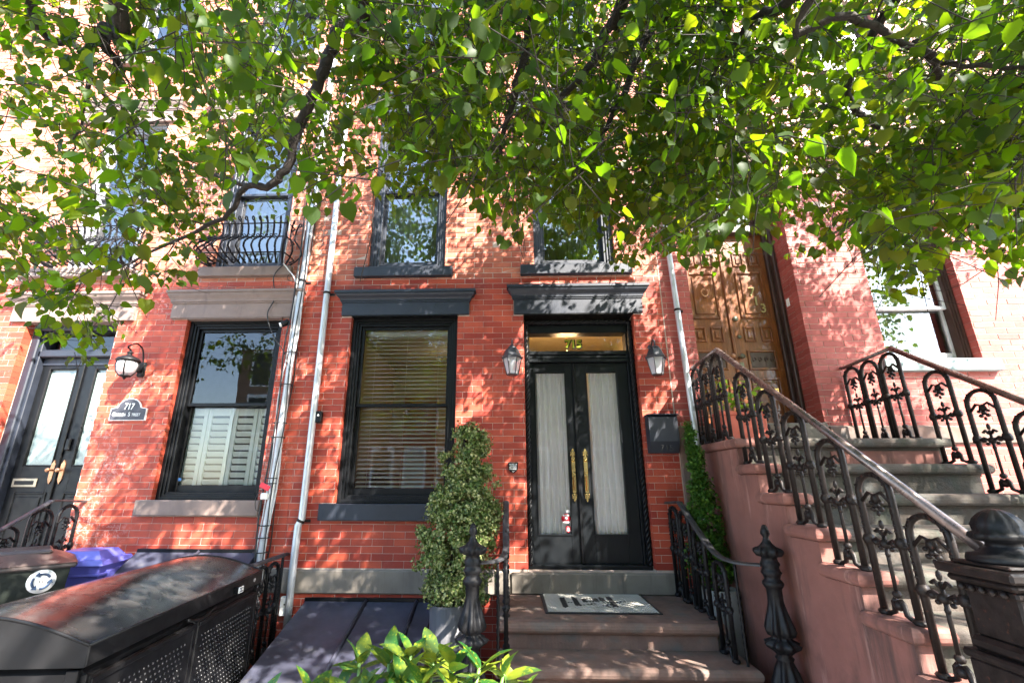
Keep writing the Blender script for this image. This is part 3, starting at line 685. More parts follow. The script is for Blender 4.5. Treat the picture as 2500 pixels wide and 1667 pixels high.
# ------------------------------------------------------------------ 715 stoop and ironwork
def step(m, x0, x1, y0, y1, z0, z1, nose=.058, t=.075):   # tread slab with rounded nose over a riser
    m.box(x0+nose, x1-nose, y0+nose+.01, y1, z0, z1-t)
    pr = []
    for a in np.linspace(-math.pi/2, math.pi/2, 7): pr.append((math.cos(a)*.03, z1-t/2+math.sin(a)*t*.5))
    X0, X1, Yf = x0+.03, x1-.03, y0+.03; n = len(pr); vs = []
    for (p, z) in pr: vs += [(X0-p, y1, z), (X0-p, Yf-p, z), (X1+p, Yf-p, z), (X1+p, y1, z)]
    fs = []
    for i in range(n-1):
        for k in range(3): fs.append((i*4+k, i*4+k+1, i*4+k+5, i*4+k+4))
    fs += [(0, 3, 2, 1), (4*n-4, 4*n-3, 4*n-2, 4*n-1)]
    m.add(vs, fs, False)
    m.box(x0+nose+.002-.008, x1-nose-.002+.008, y0+nose-.002, y1, z1-t-.016, z1-t, .004)
t = thing('stoop', 'low brownstone stoop of the 715 entrance with a tiled doormat on top', 'stoop', (.73, -.6, 0))
def mk(x0, x1, y0, y1, z0, z1, m, par):
    q = MB(); step(q, x0, x1, y0, y1, z0, z1); return q.build('step', m, par)
mk(-.11, 1.57, -.93, -.055, .55, .775, BROWN, t); mk(-.11, 1.63, -1.25, -.88, .37, .593, BROWN, t)
mk(-.14, 1.68, -1.58, -1.20, .19, .405, BROWN, t); mk(-.16, 1.70, -1.90, -1.53, .0, .215, BROWN, t)

def baluster(m, w=.20, h=.765, r=.0165):
    hw = w/2
    # legs + arch in the YZ plane (local y), base z=0
    P = [(0, -hw, 0), (0, -hw, h-hw)]+[(0, -hw*math.cos(a), h-hw+hw*math.sin(a)) for a in np.linspace(.3, math.pi-.3, 8)]+[(0, hw, h-hw), (0, hw, 0)]
    m.tube(P, r, 6)
    for sgn in (-1, 1):
        for k in range(6): m.ball((r*.8, sgn*hw, h*.60+k*.032), .009, 5); m.ball((-r*.8, sgn*hw, h*.60+k*.032), .009, 5)
        m.ball((0, sgn*hw, h*.52), .030, 7, (1, 1, 1.2)); m.ball((0, sgn*(hw+.018), h*.50), .016, 6); m.ball((0, sgn*hw*.55, h*.505), .018, 6); m.ball((0, sgn*hw*.35, h*.47), .013, 6)
        m.ball((0, sgn*hw, .014), .030, 6, (1, 1.2, .7)); m.tube([(0, sgn*hw*.95, h*.5), (0, sgn*hw*.5, h*.53), (0, 0, h*.49)], .010, 5)
        m.tube([(0, sgn*hw*.8, .01), (0, sgn*hw*.35, .03), (0, sgn*hw*.3, .08), (0, sgn*.012, .10)], .013, 5)
        m.tube([(0, sgn*.008, h*.565), (0, sgn*.03, h*.60), (0, sgn*.048, h*.58)], .010, 5)
        m.tube([(0, sgn*hw*.9, h*.80), (0, sgn*.04, h*.865), (0, sgn*.012, h*.85), (0, sgn*.02, h*.80)], .010, 5); m.ball((0, sgn*.032, h*.79), .013, 6)
        m.ball((0, sgn*.024, h*.745), .015, 6)
    for a in np.linspace(.4, math.pi-.4, 6): m.ball((r, -hw*math.cos(a), h-hw+hw*math.sin(a)), .009, 5); m.ball((-r, -hw*math.cos(a), h-hw+hw*math.sin(a)), .009, 5)
    m.ball((0, 0, h*.82), .024, 7, (.8, 1, 1.3)); m.ball((0, 0, h*.77), .017, 6); m.ball((0, 0, h*.715), .010, 6, (1, 1, 1.6))
    m.ball((0, 0, h*.635), .012, 6, (1, 1, 2.2)); m.ball((0, 0, h*.50), .027, 7); m.tube([(0, 0, h*.60), (0, 0, .12)], .009, 6)
    m.ball((0, 0, h*.43), .013, 6, (1, 1, 1.5)); m.ball((0, 0, .125), .022, 6); m.ball((0, 0, .07), .028, 6)
    return m
bo = baluster(MB()).build('baluster', IRON); BAL = bo.data; bpy.data.objects.remove(bo)
bo = baluster(MB()).build('baluster', IRONB); BALB = bo.data; bpy.data.objects.remove(bo)
NEW = [(.02, 1.47), (.024, 1.455), (.030, 1.43), (.018, 1.41), (.020, 1.395), (.032, 1.372), (.050, 1.352), (.080, 1.335), (.084, 1.318), (.070, 1.295), (.046, 1.285), (.050, 1.262), (.060, 1.245), (.050, 1.225), (.056, 1.205), (.064, 1.195), (.052, 1.175), (.045, 1.155), (.060, 1.14), (.066, 1.125), (.056, 1.108), (.046, 1.095), (.046, 1.02), (.054, .96), (.072, .90), (.082, .862), (.074, .835), (.045, .818), (.06, .806), (.096, .786), (.092, .765), (.062, .745), (.04, .72), (.055, .705), (.045, .69), (.06, .64), (.085, .56), (.095, .48), (.085, .42), (.07, .38), (.10, .34), (.11, .28), (.12, .25), (.12, .0)]
nm = MB().lathe(NEW[::-1], (0, 0, 0), 48, lambda z: .17 if (z < 1.34 and z > 1.29) or (.78 < z < 1.0) or (.40 < z < .66) else (.10 if .74 < z < .80 else 0), 8)
nm.ball((0, 0, 1.468), .02, 8); no = nm.build('newel_post', IRON); NEWM = no.data; bpy.data.objects.remove(no)
def smooth(P, k=4):
    P = [np.array(p, float) for p in P]; out = []
    for i in range(len(P)-1):
        p0, p1, p2, p3 = P[max(i-1, 0)], P[i], P[i+1], P[min(i+2, len(P)-1)]
        for j in range(k):
            t = j/k; out.append(.5*((2*p1)+(-p0+p2)*t+(2*p0-5*p1+4*p2-p3)*t*t+(-p0+3*p1-3*p2+p3)*t**3))
    out.append(P[-1]); return out
def flatrail(m, P, w=.052, t=.022):
    P = [np.array(p, float) for p in P]; vs = []; n = len(P)
    for i in range(n):
        d = P[min(i+1, n-1)]-P[max(i-1, 0)]; d /= np.linalg.norm(d); s_ = np.cross(d, (0, 0, 1)); s_ /= np.linalg.norm(s_); u = np.cross(s_, d)
        for (a, b) in ((-1, -.6), (-1, .4), (-.6, 1), (.6, 1), (1, .4), (1, -.6)): vs.append(P[i]+s_*a*w/2+u*b*t/2)
    fs = [(i*6+k, i*6+(k+1) % 6, i*6+6+(k+1) % 6, i*6+6+k) for i in range(n-1) for k in range(6)]+[tuple(range(6))[::-1], tuple((n-1)*6+k for k in range(6))]
    m.add(vs, fs); return m
def rail715(x, sgn, label, nx, cat='railing', ny=-1.36):
    t = thing('iron_railing', label, cat, (x, -.6, 0), 'black iron railings of the low stoops')
    flatrail(MB(), [(x, .0, 1.575)]+smooth([(x, -.02, 1.575), (x, -.33, 1.59), (x, -.40, 1.565), (x, -.75, 1.37), (x, -1.0, 1.26), (x+(nx-x)*.25, -1.17, 1.225), (nx-(nx-x)*.12, ny+.07, 1.225)], 5)).build('handrail', GRAIL, t)
    for yy, zz, s in ((-.15, .775, 1.0), (-.41, .775, .97), (-.69, .775, .80)): inst(BAL, 'baluster', t, (0, yy+.6, zz), None, (1, 1, s))
    inst(BAL, 'baluster', t, (0, -1.02+.6, .593), None, (1, .95, .80))
    xr = x+(nx-x)*.25; n = 60
    MB().tube([(xr, -1.17, 1.21-i*(1.0/n)) for i in range(n+1)], .012, 4, twist=.55).build('twisted_rod', IRON, t)
    inst(NEWM, 'newel_post', t, (nx-x, ny+.6, 0)); return t
rail715(-.035, -1, 'black iron railing with curved handrail, left of the 715 doorstep beside the clipped boxwood', -.255)
rail715(1.52, 1, 'black iron railing with curved handrail, right of the 715 doorstep beside the cypress', 1.72)
t = rail715(-4.30, 1, 'black iron railing in front of the 717 door behind the bins', -4.1)
# ------------------------------------------------------------------ 713 stoop
t = thing('stoop', 'tall brownstone stoop with salmon stucco side rising to the carved oak 713 door', 'stoop', (2.65, -1.6, 0))
fr_ = [-.92, -1.17, -1.47, -1.755, -2.04, -2.32, -2.60, -2.88, -3.16, -3.44, -3.72]; zs_ = [2.105, 1.895, 1.688, 1.495, 1.305, 1.12, .93, .745, .56, .375, .19]
for i in range(11):
    yb = -.03 if i == 0 else fr_[i-1]+.05
    z0 = zs_[i+1]-.02 if i < 10 else 0
    mk(1.86, 3.54, fr_[i], yb, z0, zs_[i], STEPG, t)
    # salmon end of each step
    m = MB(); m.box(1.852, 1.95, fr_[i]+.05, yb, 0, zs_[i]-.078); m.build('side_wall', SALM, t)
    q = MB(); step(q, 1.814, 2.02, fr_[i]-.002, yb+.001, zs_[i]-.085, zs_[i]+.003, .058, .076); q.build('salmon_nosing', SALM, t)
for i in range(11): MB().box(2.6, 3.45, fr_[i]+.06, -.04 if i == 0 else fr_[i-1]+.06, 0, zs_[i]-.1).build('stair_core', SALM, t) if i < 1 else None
def rail713(x, label):
    t = thing('iron_railing', label, 'railing', (x, -1.6, 0), 'tall ornate railings of the 713 stoop')
    m = MB(); m.tube([(x, .0, 2.90), (x, -.05, 2.895), (x, -.66, 2.925)], .017, 10)
    m.build('landing_rail', RAILM, t)
    MB().tube([(x, -.655, 2.925), (x, -1.6, 2.265), (x, -2.69, 1.495)], .024, 12).build('handrail', RAILM, t)
    for k, yy in enumerate((-.13, -.36, -.60)): inst(BALB, 'baluster', t, (0, yy+1.6, 2.105), None, (1, 1, 1.0+.01*k))
    for k, yy in enumerate((-1.00, -1.30, -1.585, -1.885, -2.17, -2.44)):
        zb = zs_[k+1]; top = 2.925-(-.655-yy)*.7026-.03; inst(BALB, 'baluster', t, (0, yy+1.6, zb), None, (1, 1.05, (top-zb-.03)/.765))
    nb = MB(); cx, cy = x-.01, -2.78
    def sq(hw, z0, z1, b=.008): nb.box(cx-hw, cx+hw, cy-hw, cy+hw, z0, z1, b)
    sq(.10, 1.20, 1.37); sq(.118, 1.355, 1.385); sq(.135, 1.385, 1.415, .012); sq(.155, 1.415, 1.45, .008); sq(.115, 1.45, 1.465)
    sq(.085, .45, 1.21); sq(.12, 1.15, 1.20, .015); sq(.14, 1.12, 1.15); sq(.13, 0, 1.12)
    for zz in (.35, .6, .85): nb.box(cx-.135, cx+.135, cy-.07, cy+.07, zz, zz+.19, .02)
    for sx in (-1, 1):
        for k in range(5): nb.ball((cx+sx*.128, cy-.08+.04*k, 1.37), .014, 6); nb.ball((cx-.08+.04*k, cy-.128, 1.37), .014, 6)
    nb.build('newel_pedestal', IRONB, t)
    MB().lathe([(.115, 1.465), (.118, 1.475), (.112, 1.492), (.075, 1.50), (.07, 1.512), (.052, 1.52), (.05, 1.535), (.08, 1.545), (.092, 1.556), (.088, 1.57), (.076, 1.575), (.074, 1.60), (.064, 1.622), (.044, 1.643), (.022, 1.655), (.006, 1.658)], (cx, cy, 0), 36, lambda z: .09 if z > 1.575 else (.07 if 1.54 < z < 1.572 else 0), 12).build('newel_finial', IRON, t)
    return t
rail713(1.90, 'ornate rusty black railing with worn handrail on the near left edge of the 713 stoop')
rail713(3.45, 'ornate rusty black railing on the far right edge of the 713 stoop below the window')

# ------------------------------------------------------------------ doormat
t = thing('doormat', 'black bordered doormat of small white hexagons reading Hey, on the 715 landing', 'doormat', (.727, -.36, .777))
MB().box(-.457, .457, -.335, .325, 0, .010, .004).build('border', RUBB, t, loc=(0, 0, 0))
segs = [((.18, .24), (.18, .72), .026), ((.30, .34), (.30, .74), .026), ((.18, .46), (.30, .46), .009), ((.30, .30), (.50, .42), .009), ((.385, .52), (.40, .68), .02), ((.40, .70), (.50, .70), .014), ((.505, .56), (.505, .68), .02), ((.39, .52), (.50, .52), .01), ((.50, .52), (.55, .56), .008),
        ((.575, .58), (.575, .74), .02), ((.575, .50), (.63, .46), .010), ((.66, .28), (.66, .78), .026), ((.66, .44), (.80, .58), .009), ((.66, .30), (.60, .22), .011), ((.60, .22), (.55, .31), .011), ((.55, .31), (.66, .42), .009)]
def sd(p, a, b):
    p, a, b = map(np.array, (p, a, b)); ab = b-a; t_ = np.clip(((p-a)@ab)/(ab@ab), 0, 1); return np.linalg.norm((p-a-ab*t_)*np.array([.86, .61]))
wt = MB(); bt = MB(); r_ = .0118; j = 0; yy = -.305
while yy < .30:
    xx = -.425+(r_ if j % 2 else 0)
    while xx < .43:
        u, v = (xx+.43)/.86, (yy+.305)/.61
        tgt = bt if any(sd((u, v), a, b) < w for a, b, w in segs) else wt
        o = [(xx+.0105*math.cos(a), yy+.0105*math.sin(a)) for a in [math.pi/6+k*math.pi/3 for k in range(6)]]
        tgt.add([(a, b, .010) for a, b in o]+[(xx+(a-xx)*.85, yy+(b-yy)*.85, .0135) for a, b in o], [(6, 7, 8, 9, 10, 11)]+[(k, (k+1) % 6, 6+(k+1) % 6, 6+k) for k in range(6)])
        xx += 2*r_
    yy += r_*1.732; j += 1
o = wt.build('white_tiles', TILE, t, loc=(0, 0, 0)); o['kind'] = 'stuff'; o = bt.build('black_tiles', RUBB, t, loc=(0, 0, 0)); o['kind'] = 'stuff'

# ------------------------------------------------------------------ wall lamps
def lantern(x, z, label):
    t = thing('wall_lamp', label, 'lamp', (x, -.13, z), 'six sided lanterns flanking the 715 door')
    GM = mat('lantern_grey_metal', (.045, .048, .055), .4, metal=.3) if 'lantern_grey_metal' not in bpy.data.materials else bpy.data.materials['lantern_grey_metal']
    def hexf(m, prof, n=6): 
        vs = []; 
        for (r, zz) in prof: vs += [(r*math.cos(k*math.pi/3), r*math.sin(k*math.pi/3), zz) for k in range(6)]
        m.add(vs, [(i*6+k, i*6+(k+1) % 6, i*6+6+(k+1) % 6, i*6+6+k) for i in range(len(prof)-1) for k in range(6)]+[tuple(range(6))[::-1], tuple((len(prof)-1)*6+k for k in range(6))])
    m = MB(); hexf(m, [(.108, -.02), (.112, -.005), (.098, .005), (.062, .085), (.030, .088)]); m.lathe([(.03, .085), (.045, .095), (.046, .10), (.03, .115), (.012, .122), (.010, .14)], n=14)
    m.tube([(0, 0, .13), (0, .0, .17), (0, .04, .20), (0, .10, .17), (0, .125, .14)], .009, 8).lathe([(.035, -.02), (.035, -.01), (.02, 0), (.001, .002)], (0, .12, .14), 12, ax='y')
    m.build('lamp_top', GM, t, loc=(0, 0, 0))
    m = MB(); hexf(m, [(.055, -.195), (.060, -.183)])
    for k in range(6):
        a = k*math.pi/3; m.tube([(.096*math.cos(a), .096*math.sin(a), -.02), (.058*math.cos(a), .058*math.sin(a), -.19)], .0045, 4)
    m.build('lamp_frame', GM, t, loc=(0, 0, 0))
    m = MB(); hexf(m, [(.055, -.185), (.092, -.02)]); m.build('lamp_glass', LGLASS, t, loc=(0, 0, 0))
    MB().tube([(0, 0, -.18), (0, 0, -.10)], .012, 8).ball((0, 0, -.07), .03, 10, (1, 1, 1.3)).build('bulb', WHITE, t, loc=(0, 0, 0))
lantern(.038, 3.015, 'grey six sided lantern on the brick left of the 715 door')
lantern(1.52, 3.005, 'grey six sided lantern on the brick right of the 715 door')
t = thing('wall_lamp', 'black bell shaped coach lamp on a scrolled arm above the 717 plaque', 'lamp', (-4.05, -.17, 3.0))
m = MB().lathe([(.105, -.012), (.112, 0), (.098, .022), (.06, .045), (.025, .06), (.018, .075), (.032, .082), (.03, .09), (.012, .10), (.008, .125)], n=22)
m.tube(smooth([(.0, 0, .12), (-.012, -.02, .135), (0, -.035, .15), (.02, -.02, .17), (.03, .03, .195), (.04, .10, .16), (.045, .13, .08), (.045, .15, .0)], 4), .008, 8)
m.build('lamp_top', IRON, t, loc=(0, 0, 0))
m = MB()
for k in range(4):
    a = k*math.pi/2+.5; m.tube([(r*math.cos(a), r*math.sin(a), z) for r, z in ((.095, -.01), (.098, -.06), (.085, -.12), (.05, -.165))], .006, 5, sq=1.5)
m.lathe([(.001, -.205), (.010, -.20), (.014, -.19), (.02, -.182), (.055, -.172), (.058, -.162), (.04, -.16)], n=16); m.tube([(.03, .02, -.08), (.045, .16, -.09)], .02, 8).box(.0, .09, .13, .17, -.15, .02, .02)
m.build('lamp_frame', IRON, t, loc=(0, 0, 0))
MB().lathe([(.05, -.165), (.084, -.12), (.096, -.06), (.092, -.01)], n=20).build('lamp_glass', LGLASS, t, loc=(0, 0, 0))
MB().ball((0, 0, -.06), .03, 10, (1, 1, 1.3)).build('bulb', WHITE, t, loc=(0, 0, 0))

# ------------------------------------------------------------------ plaques, mailbox, wall fittings
t = thing('address_plaque', 'slate arched plaque reading 717 Garden Street on the brick pier', 'sign', (-4.043, -.005, 2.385))
def arch(w, h, r, n=12, b=0):
    return [(-w/2+b, 0+b), (w/2-b, 0+b), (w/2-b, h-b)]+[((r-b)*math.cos(a), h-b*.6+(r-b*.4)*math.sin(a)*.86) for a in np.linspace(0.12, math.pi-.12, n)]+[(-w/2+b, h-b)]
MB().prism([(x, z) for x, z in arch(.39, .128, .125)], -.020, .0).build('rim', WHITE, t, loc=(0, 0, 0))
MB().prism([(x, z) for x, z in arch(.39, .128, .125, b=.006)], -.0235, -.019).build('board', SIGNB, t, loc=(0, 0, 0))
text('lettering', '717', .095, WHITE, t, face(0, -.0245, .115), .001, sx=.75, bold=.001, shear=.1)
for s_, x_, sz in (('G', -.150, .060), ('ARDEN', -.075, .044), ('S', .018, .060), ('TREET', .092, .044)): text('lettering', s_, sz, WHITE, t, face(x_, -.0245, .045), .001, sx=.78)
t = thing('small_plaque', 'tiny black shield plaque, In 1832 on this spot nothing happened, left of 715 door', 'sign', (.035, -.005, 1.90))
MB().prism([(-.051, .05), (-.045, .054), (0, .048), (.045, .054), (.051, .05), (.047, -.012), (.03, -.034), (0, -.050), (-.03, -.034), (-.047, -.012)][::-1], -.016, .0).build('board', DARK, t, loc=(0, 0, 0))
for k, s_ in enumerate(('IN 1832 ON', 'THIS SPOT', 'NOTHING', 'HAPPENED')): text('lettering', s_, .0165, WHITE, t, face(0, -.0165, .031-k*.0155), .0005, sx=.9, bold=.0004)
MB().box(-.003, .003, -.018, -.016, -.040, -.034).box(-.012, -.007, -.018, -.016, -.033, -.028).box(.007, .012, -.018, -.016, -.033, -.028).build('lettering', WHITE, t, loc=(0, 0, 0))
t = thing('mailbox', 'charcoal wall mailbox numbered 715 right of the front door', 'mailbox', (1.525, -.005, 2.04))
pr = [(0, 0), (-.075, .0), (-.125, .11), (-.125, .345), (-.10, .37), (0, .37)]
m = MB(); vs = [(-.142, y_, z_) for y_, z_ in pr]+[(.142, y_, z_) for y_, z_ in pr]; n = 6
m.add(vs, [tuple(range(n)), tuple(range(n, 2*n))[::-1]]+[(i, (i+1) % n, (i+1) % n+n, i+n) for i in range(n)]); m.build('box', BLUE, t, loc=(0, 0, 0))
MB().box(-.152, .152, -.145, .0, .366, .378, .004).build('lid', BLUE, t, loc=(0, 0, 0))
text('lettering', '715', .085, RUBB, t, face(.01, -.1275, .018) , .001, sx=1.05)
t = thing('doorbell_camera', 'small black doorbell camera mounted beside the right white pipe', 'camera', (-1.975, -.005, 2.41))
MB().box(-.035, .03, -.06, 0, -.06, .06, .008).build('housing', DARK, t, loc=(0, 0, 0)); MB().lathe([(.012, 0), (.012, .004), (.001, .006)], (0, -.06, .015), 12, ax='y').build('lens', WHITE, t, loc=(0, 0, 0))
t = thing('security_camera', 'small round black security camera beside the 717 window head', 'camera', (-2.43, -.005, 3.44))
MB().tube([(.05, 0, -.03), (.03, -.07, -.01), (-.02, -.09, 0)], .01, 6).tube([(-.05, -.10, -.03), (.015, -.07, .015)], .034, 12).lathe([(.03, 0), (.03, .01), (.001, .012)], (.05, 0, -.03), 10, ax='y').build('housing', DARK, t, loc=(0, 0, 0))
MB().tube([(-.062, -.108, -.038), (-.05, -.10, -.03)], .026, 12).build('lens', WHITE, t, loc=(0, 0, 0))
t = thing('outlet_box', 'white outlet box on the brick beside the foot of the right pipe', 'outlet', (-2.10, -.005, .66))
MB().box(-.045, .045, -.05, 0, -.08, .08, .006).build('cover', WHITE, t, loc=(0, 0, 0)); MB().box(-.006, .006, -.053, -.049, .01, .022).build('socket', DARK, t, loc=(0, 0, 0))

# pipes and cables
def pipe(label, P, r, brackets=(), col=PIPE):
    t = thing('drain_pipe', label, 'pipe', (P[0][0], 0, P[-1][2]), 'white metal pipes on the facade')
    MB().tube(P, r, 12).build('pipe', col, t)
    for z in brackets:
        i = min(range(len(P)-1), key=lambda k: abs((P[k][2]+P[k+1][2])/2-z)); a, b = np.array(P[i]), np.array(P[i+1]); u = (z-a[2])/(b[2]-a[2]); c = a+(b-a)*u
        MB().tube([c+(b-a)*.012/np.linalg.norm(b-a), c-(b-a)*.012/np.linalg.norm(b-a)], r+.006, 12).box(c[0]+r*.6, c[0]+r+.045, -.012, .0, z-.014, z+.014, .003).build('bracket', IRONB, t)
    return t
pipe('white pipe strapped with cables, beside the 717 shuttered window', [(-2.30, -.055, ZT), (-2.318, -.055, 5.1), (-2.345, -.055, 3.2), (-2.36, -.055, 1.6), (-2.385, -.055, 1.1), (-2.40, -.055, .05)], .034, (3.95,))
pipe('plain white pipe with rusty bracket, nearer the 715 window than the cabled pipe', [(-2.05, -.05, ZT), (-2.045, -.05, 5.1), (-2.035, -.05, 3.0), (-2.03, -.05, 1.42), (-2.055, -.06, 1.36), (-2.05, -.075, .95), (-2.045, -.07, .35)], .034, (1.40, 3.80))
pipe('white pipe running up the brick between the mailbox and the oak door', [(1.79, -.05, ZT), (1.805, -.05, 4.66), (1.835, -.05, 3.3), (1.858, -.05, 2.30), (1.865, -.055, .6)], .030, (3.55,))
t = thing('cable_bundle', 'black and white utility cables strapped along the left facade pipe', 'cables', (-2.36, 0, .6))
for k in range(6):
    P = []
    for i in range(26):
        z = 6.5-i*(6.5-.75)/25; bx = -2.31-.065*(6.5-z)/5.75
        w = (.03 if 1.2 < z < 3.4 else .015)
        P.append((bx+(-.05 if k % 2 else .035)+w*math.sin(i*.9+k*2.1)*.5, -.03-.035*(k % 3)+.008*math.sin(i*1.7+k), z))
    MB().tube(smooth(P, 3), .006 if k < 4 else .008, 6).build('cable', CABW if k in (1, 4) else CABB, t)
for z in (1.02, 1.12, 1.25, 1.36, 1.75, 1.80, 2.2, 2.35, 2.75, 3.1): MB().tube([(-2.40+.04*math.cos(a)*1.6+(z-1)*.022, -.055+.055*math.sin(a), z) for a in np.linspace(0, 6.283, 13)], .005, 5).build('strap', CABB, t)
MB().tube(smooth([(-2.57, -.07, 4.16), (-2.66, -.08, 4.0), (-2.63, -.05, 3.75), (-2.68, -.06, 3.55), (-2.58, -.05, 3.3), (-2.42, -.08, 3.1), (-2.33, -.08, 2.85), (-2.38, -.06, 2.6)], 5), .006, 6).build('cable', CABB, t)
MB().tube(smooth([(-2.57, -.09, 4.16), (-2.50, -.09, 4.08), (-2.40, -.07, 3.92), (-2.36, -.06, 3.5)], 5), .008, 6).build('cable', CABW, t)
MB().tube(smooth([(-2.57, -.09, 4.16), (-2.50, -.2, 4.6), (-2.35, -.5, 5.8), (-2.2, -1.4, 7.6)], 5), .006, 6).build('cable', CABW, t)
MB().tube([(-2.45+.07*math.cos(a), -.05, 4.0+.05*math.sin(a)) for a in np.linspace(0, 6.283, 15)], .004, 5).build('cable', CABB, t)
MB().tube(smooth([(-2.42, -.08, 1.72), (-2.49, -.10, 1.62), (-2.47, -.10, 1.5), (-2.41, -.09, 1.52)], 4), .004, 5).build('cable', CABB, t)
MB().box(-2.44, -2.37, -.12, -.06, 1.60, 1.66, .008).build('splice_box', WHITE, t)
t = MB().box(-.055, .05, -.004, .004, -.025, .025, .003, Matrix.Rotation(rad(25), 4, 'Y')).build('red_tag', RED); t.location = (-2.40, -.125, 1.72); tag(t, 'red plastic tag tied to the cables between 717 and 715', 'tag')

# ------------------------------------------------------------------ balconettes
def balconette(x0, x1, label):
    cx = (x0+x1)/2; t = thing('balconette', label, 'balcony', (cx, 0, 4.15), 'curved iron balconettes of 717')
    def prof(z):  # outward distance
        P = [(4.155, .12), (4.19, .25), (4.25, .35), (4.32, .335), (4.40, .25), (4.48, .17), (4.58, .17), (4.66, .22)]
        return np.interp(z, [p[0] for p in P], [p[1] for p in P])
    zz = [4.155, 4.19, 4.22, 4.25, 4.29, 4.33, 4.37, 4.42, 4.48, 4.54, 4.60, 4.66]
    def bar(fx, fy, tw):   # fx(proud) -> point
        P = [(fx(prof(z)), fy(prof(z)), z) for z in zz]
        m = MB().tube(smooth(P, 2), .011 if not tw else .012, 4, twist=.9 if tw else 0)
        ex, ey = fx(prof(4.66)), fy(prof(4.66)); o_ = (ex-fx(prof(4.66)-.1), ey-fy(prof(4.66)-.1)); L_ = math.hypot(*o_); o_ = (o_[0]/L_, o_[1]/L_)
        m.tube([(ex+o_[0]*(.022-.022*math.cos(a)), ey+o_[1]*(.022-.022*math.cos(a)), 4.66+.022*math.sin(a)) for a in np.linspace(0, 5.2, 10)], .008, 5)
        ex, ey = fx(prof(4.155)), fy(prof(4.155)); m.tube([(ex+o_[0]*(.02-.02*math.cos(a)), ey+o_[1]*(.02-.02*math.cos(a)), 4.17-.018*math.sin(a)) for a in np.linspace(0, 5.0, 8)], .007, 5)
        m.build('bar', IRON, t)
    n = 13
    for i in range(n):
        x = x0+(x1-x0)*i/(n-1); bar(lambda p, x=x: x+(x-cx)/(x1-x0)*2*p*.45, lambda p: -p, i % 2)
    for sg, xe in ((-1, x0), (1, x1)):
        for k, f in enumerate((.25, .55, .85)): bar(lambda p, sg=sg, xe=xe, f=f: xe+sg*p*(.55*(1-f)+.3), lambda p, f=f: -p*f-.0, k % 2)
    for z in (4.205, 4.43, 4.62):
        p = prof(z); q = []
        q.append((x0-.2*p-.02, -.01, z))
        for a in np.linspace(0, math.pi/2, 6): q.append((x0-p*.45+(.0)-.12*p*math.cos(a), -p*.2-.8*p*math.sin(a), z))
        for a in np.linspace(math.pi/2, 0, 6): q.append((x1+p*.45+.12*p*math.cos(a), -p*.2-.8*p*math.sin(a), z))
        q.append((x1+.2*p+.02, -.01, z)); m = MB().tube(q, .008, 5)
        if z == 4.43:
            k = x0
            while k < x1+.03:
                for s_ in (1, -1): m.tube([(k+.02*math.cos(a)*(1-a/9), -p-.008, z+s_*(.018)+.018*math.sin(a)*(1-a/9)) for a in np.linspace(0, 5.5, 9)], .0055, 4)
                k += .052
        m.build('rail', IRON, t)
balconette(-3.36, -2.62, 'black curved iron balconette under the right upper window of 717')
balconette(-5.25, -4.48, 'black curved iron balconette under the left upper window of 717, half hidden by leaves')

# ------------------------------------------------------------------ cellar hatches
def hatch(label, x0, x1, zt, slope, length, seams, grp='sloping steel cellar hatches', curb=.05):
    t = thing('cellar_hatch', label, 'hatch', ((x0+x1)/2, 0, 0), grp)
    y0 = -.03; y1 = y0-length; z1 = zt-slope*length
    MB().box(x0-.01, x1+.01, -.02, .02, zt-.05, zt+.03, .004).build('top_strip', DARK, t)
    e = [x0]+list(seams)+[x1]
    for i in range(len(e)-1):
        a, b = e[i]+.003, e[i+1]-.003; m = MB()
        m.add([(a, y0, zt), (b, y0, zt), (b, y1, z1), (a, y1, z1), (a, y0, zt-.03), (b, y0, zt-.03), (b, y1, z1-.03), (a, y1, z1-.03)], [(0, 3, 2, 1), (4, 5, 6, 7), (0, 4, 7, 3), (1, 2, 6, 5), (3, 7, 6, 2), (0, 1, 5, 4)])
        d = m.build('door_panel', HATCH, t)
        if i < len(e)-2:
            q = MB(); q.tube([(b-.012, y0, zt+.012), (b-.012, y1, z1+.012)], .016, 4, twist=0); q.build('seam_cover', HATCH, d)
    for xx in (x0, x1-.02): MB().add([(xx, y0, zt-.031), (xx+.02, y0, zt-.031), (xx+.02, y1, z1-.031), (xx, y1, z1-.031), (xx, y0, 0), (xx+.02, y0, 0), (xx+.02, y1, 0), (xx, y1, 0)], [(0, 4, 7, 3), (1, 2, 6, 5), (3, 7, 6, 2), (0, 1, 5, 4), (0, 3, 2, 1)]).build('side_wall', HATCH, t)
    return t
hatch('navy steel cellar hatch sloping down below the 715 window beside the boxwood pot', -1.92, -.70, .70, .29, 1.55, (-1.33, -.86))
th = hatch('navy steel cellar hatch below the 717 window, mostly behind the storage shed', -3.63, -2.44, 1.11, .62, 1.1, (-3.0,))
# small fence beside the 717 hatch
t = thing('iron_railing', 'short black railing with mesh panel between the storage shed and the right cellar hatch', 'railing', (-2.14, -.4, 0))
flatrail(MB(), [(-2.15, -.01, 1.10), (-2.15, -.9, 1.09)], .05, .03).build('handrail', GRAIL, t)
for yy in (-.09, -.80): MB().box(-2.16, -2.14, yy-.012, yy+.012, 0, 1.09, .002).build('post', IRON, t)
for yy in (-.25, -.45, -.65): inst(BAL, 'baluster', t, (-.01, yy+.4, .29), None, (1, 1, 1.0))
mm = MB()
for i in range(30): mm.tube([(-2.13, -.08-.024*i, .62), (-2.13, -.08-.024*i, .02)], .0013, 3, False)
for i in range(26): mm.tube([(-2.13, -.08, .02+.024*i), (-2.13, -.80, .02+.024*i)], .0013, 3, False)
o = mm.build('wire_mesh', DARK, t); o['kind'] = 'stuff'

